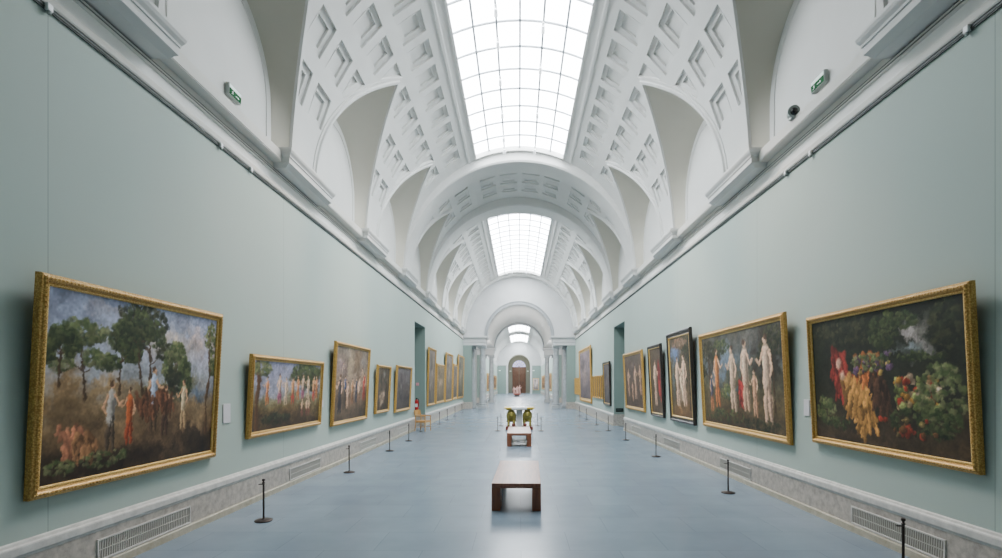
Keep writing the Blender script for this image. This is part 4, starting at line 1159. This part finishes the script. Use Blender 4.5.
# ------------------------------------------------------------------ far sculpture and small lit signs
st = thing('sculpture', 'pinkish marble sculpture group on a dark plinth far down the gallery', 'sculpture', (-.35, 85, 0))
MB().box(-.4, .4, -.4, .4, 0, .3, .02).build('plinth', IRON, st)
MB().box(-.6, .6, -.45, .45, .3, .5, .03).build('base_slab', RMARB, st)
m = MB()
for x, hgt, ln in ((-.45, 1.05, -.06), (0, 1.2, .04), (.38, 1.35, .08)):
    m.lathe([(.2,0),(.22,.1),(.17,hgt*.45),(.19,hgt*.6),(.16,hgt*.75),(.07,hgt*.82),(.06,hgt*.85)], cx=x, cy=0, z0=.5, n=16)
    m.ball((x+ln, -.02, .5+hgt*.93), (.09,.1,.12)); m.tube([(x-.16,0,.5+hgt*.72),(x-.26,-.1,.5+hgt*.5),(x-.1,-.22,.5+hgt*.45)], .06, 8, .04); m.tube([(x+.16,0,.5+hgt*.72),(x+.28,-.06,.5+hgt*.62),(x+.3,-.16,.5+hgt*.8)], .06, 8, .04)
m.build('figures', PMARB, st, smooth=60)
for x, y, lb in ((-4.1, YF-.03, 'small lit green sign on the left green panel of the far end wall'), (3.05, YF-.03, 'small lit green sign on the right green panel of the far end wall')):
    t = thing('exit_sign', lb, 'exit sign', (x, y, 4.75)); MB().box(-.22, .22, -.03, .03, 0, .24, .01).build('housing', GREYPL, t); MB().box(-.2, .2, -.04, -.03, .03, .21).build('face', WHITES, t)
for s in (-1, 1):
    t = thing('exit_sign', 'small lit green sign inside the far door arch, %s side' % ('left' if s < 0 else 'right'), 'exit sign', (s*1.95, 118.15, 4.8))
    MB().box(-.2, .2, -.03, .05, 0, .24, .01).build('housing', GREYPL, t); MB().box(-.18, .18, -.04, -.03, .03, .21).build('face', WHITES, t)

# ------------------------------------------------------------------ lamps and added fill lights
def area(name, loc, sx, sy, power, col=(1,1,1), rot=(0,0,0)):
    l = bpy.data.lights.new(name, 'AREA'); l.shape = 'RECTANGLE'; l.size = sx; l.size_y = sy; l.energy = power; l.color = col
    o = bpy.data.objects.new(name, l); C.objects.link(o); o.location = loc; o.rotation_euler = rot; o.visible_camera = True
    return o
for s in (-1, 1):
    o = area('hall_fill', (s*3.9, 46.0, 3.0), .9, 3.5, 380, (1,.98,.95))  # unseen fill added behind the screen to brighten the hall
    o.rotation_euler = Vector((-s*.6, 1, .7)).to_track_quat('-Z', 'Y').to_euler()
pl = bpy.data.lights.new('vestibule_fill', 'POINT'); pl.energy = 260; pl.shadow_soft_size = .3; pl.color = (1,.95,.85)  # unseen fill light added to lift the far door recess
po = bpy.data.objects.new('vestibule_fill', pl); C.objects.link(po); po.location = (0, 114.5, 6.5)

for i, (x, y, tx, ty) in enumerate(((-SX, 13.7, -A, 8.6), (SX, 13.1, A, 8.4), (-SX, 17.3, -A, 13.5), (SX, 17.3, A, 13.5))):
    l = bpy.data.lights.new('spot_beam', 'SPOT'); l.energy = 1100; l.color = (1,.72,.55); l.spot_size = math.radians(34); l.spot_blend = 1; l.shadow_soft_size = .03
    o = bpy.data.objects.new('spot_beam', l); C.objects.link(o); o.location = (x, y-.12, SZ-.32)
    o.rotation_euler = (Vector((tx, ty, 3.0))-o.location).to_track_quat('-Z', 'Y').to_euler()
w = bpy.data.worlds.new('World'); bpy.context.scene.world = w; w.use_nodes = True
w.node_tree.nodes['Background'].inputs[0].default_value = (.8,.9,1,1); w.node_tree.nodes['Background'].inputs[1].default_value = .6

# ------------------------------------------------------------------ camera
cam = bpy.data.cameras.new('camera'); co = bpy.data.objects.new('camera', cam); C.objects.link(co)
F = 525.0
cam.sensor_fit = 'HORIZONTAL'; cam.sensor_width = 36; cam.lens = 36*F/1002
cam.shift_x = -18.0/1002; cam.shift_y = 105/1002
cam.clip_start = .05; cam.clip_end = 300
co.location = (-.025, 0, 2.03); co.rotation_euler = (PI/2, 0, 0)
sc_ = bpy.context.scene; sc_.camera = co
sc_.view_settings.view_transform = 'AgX'; sc_.view_settings.look = 'AgX - Base Contrast'
sc_.view_settings.exposure = .56
sc_.cycles.use_denoising = True
sc_.cycles.max_bounces = 14; sc_.cycles.diffuse_bounces = 10
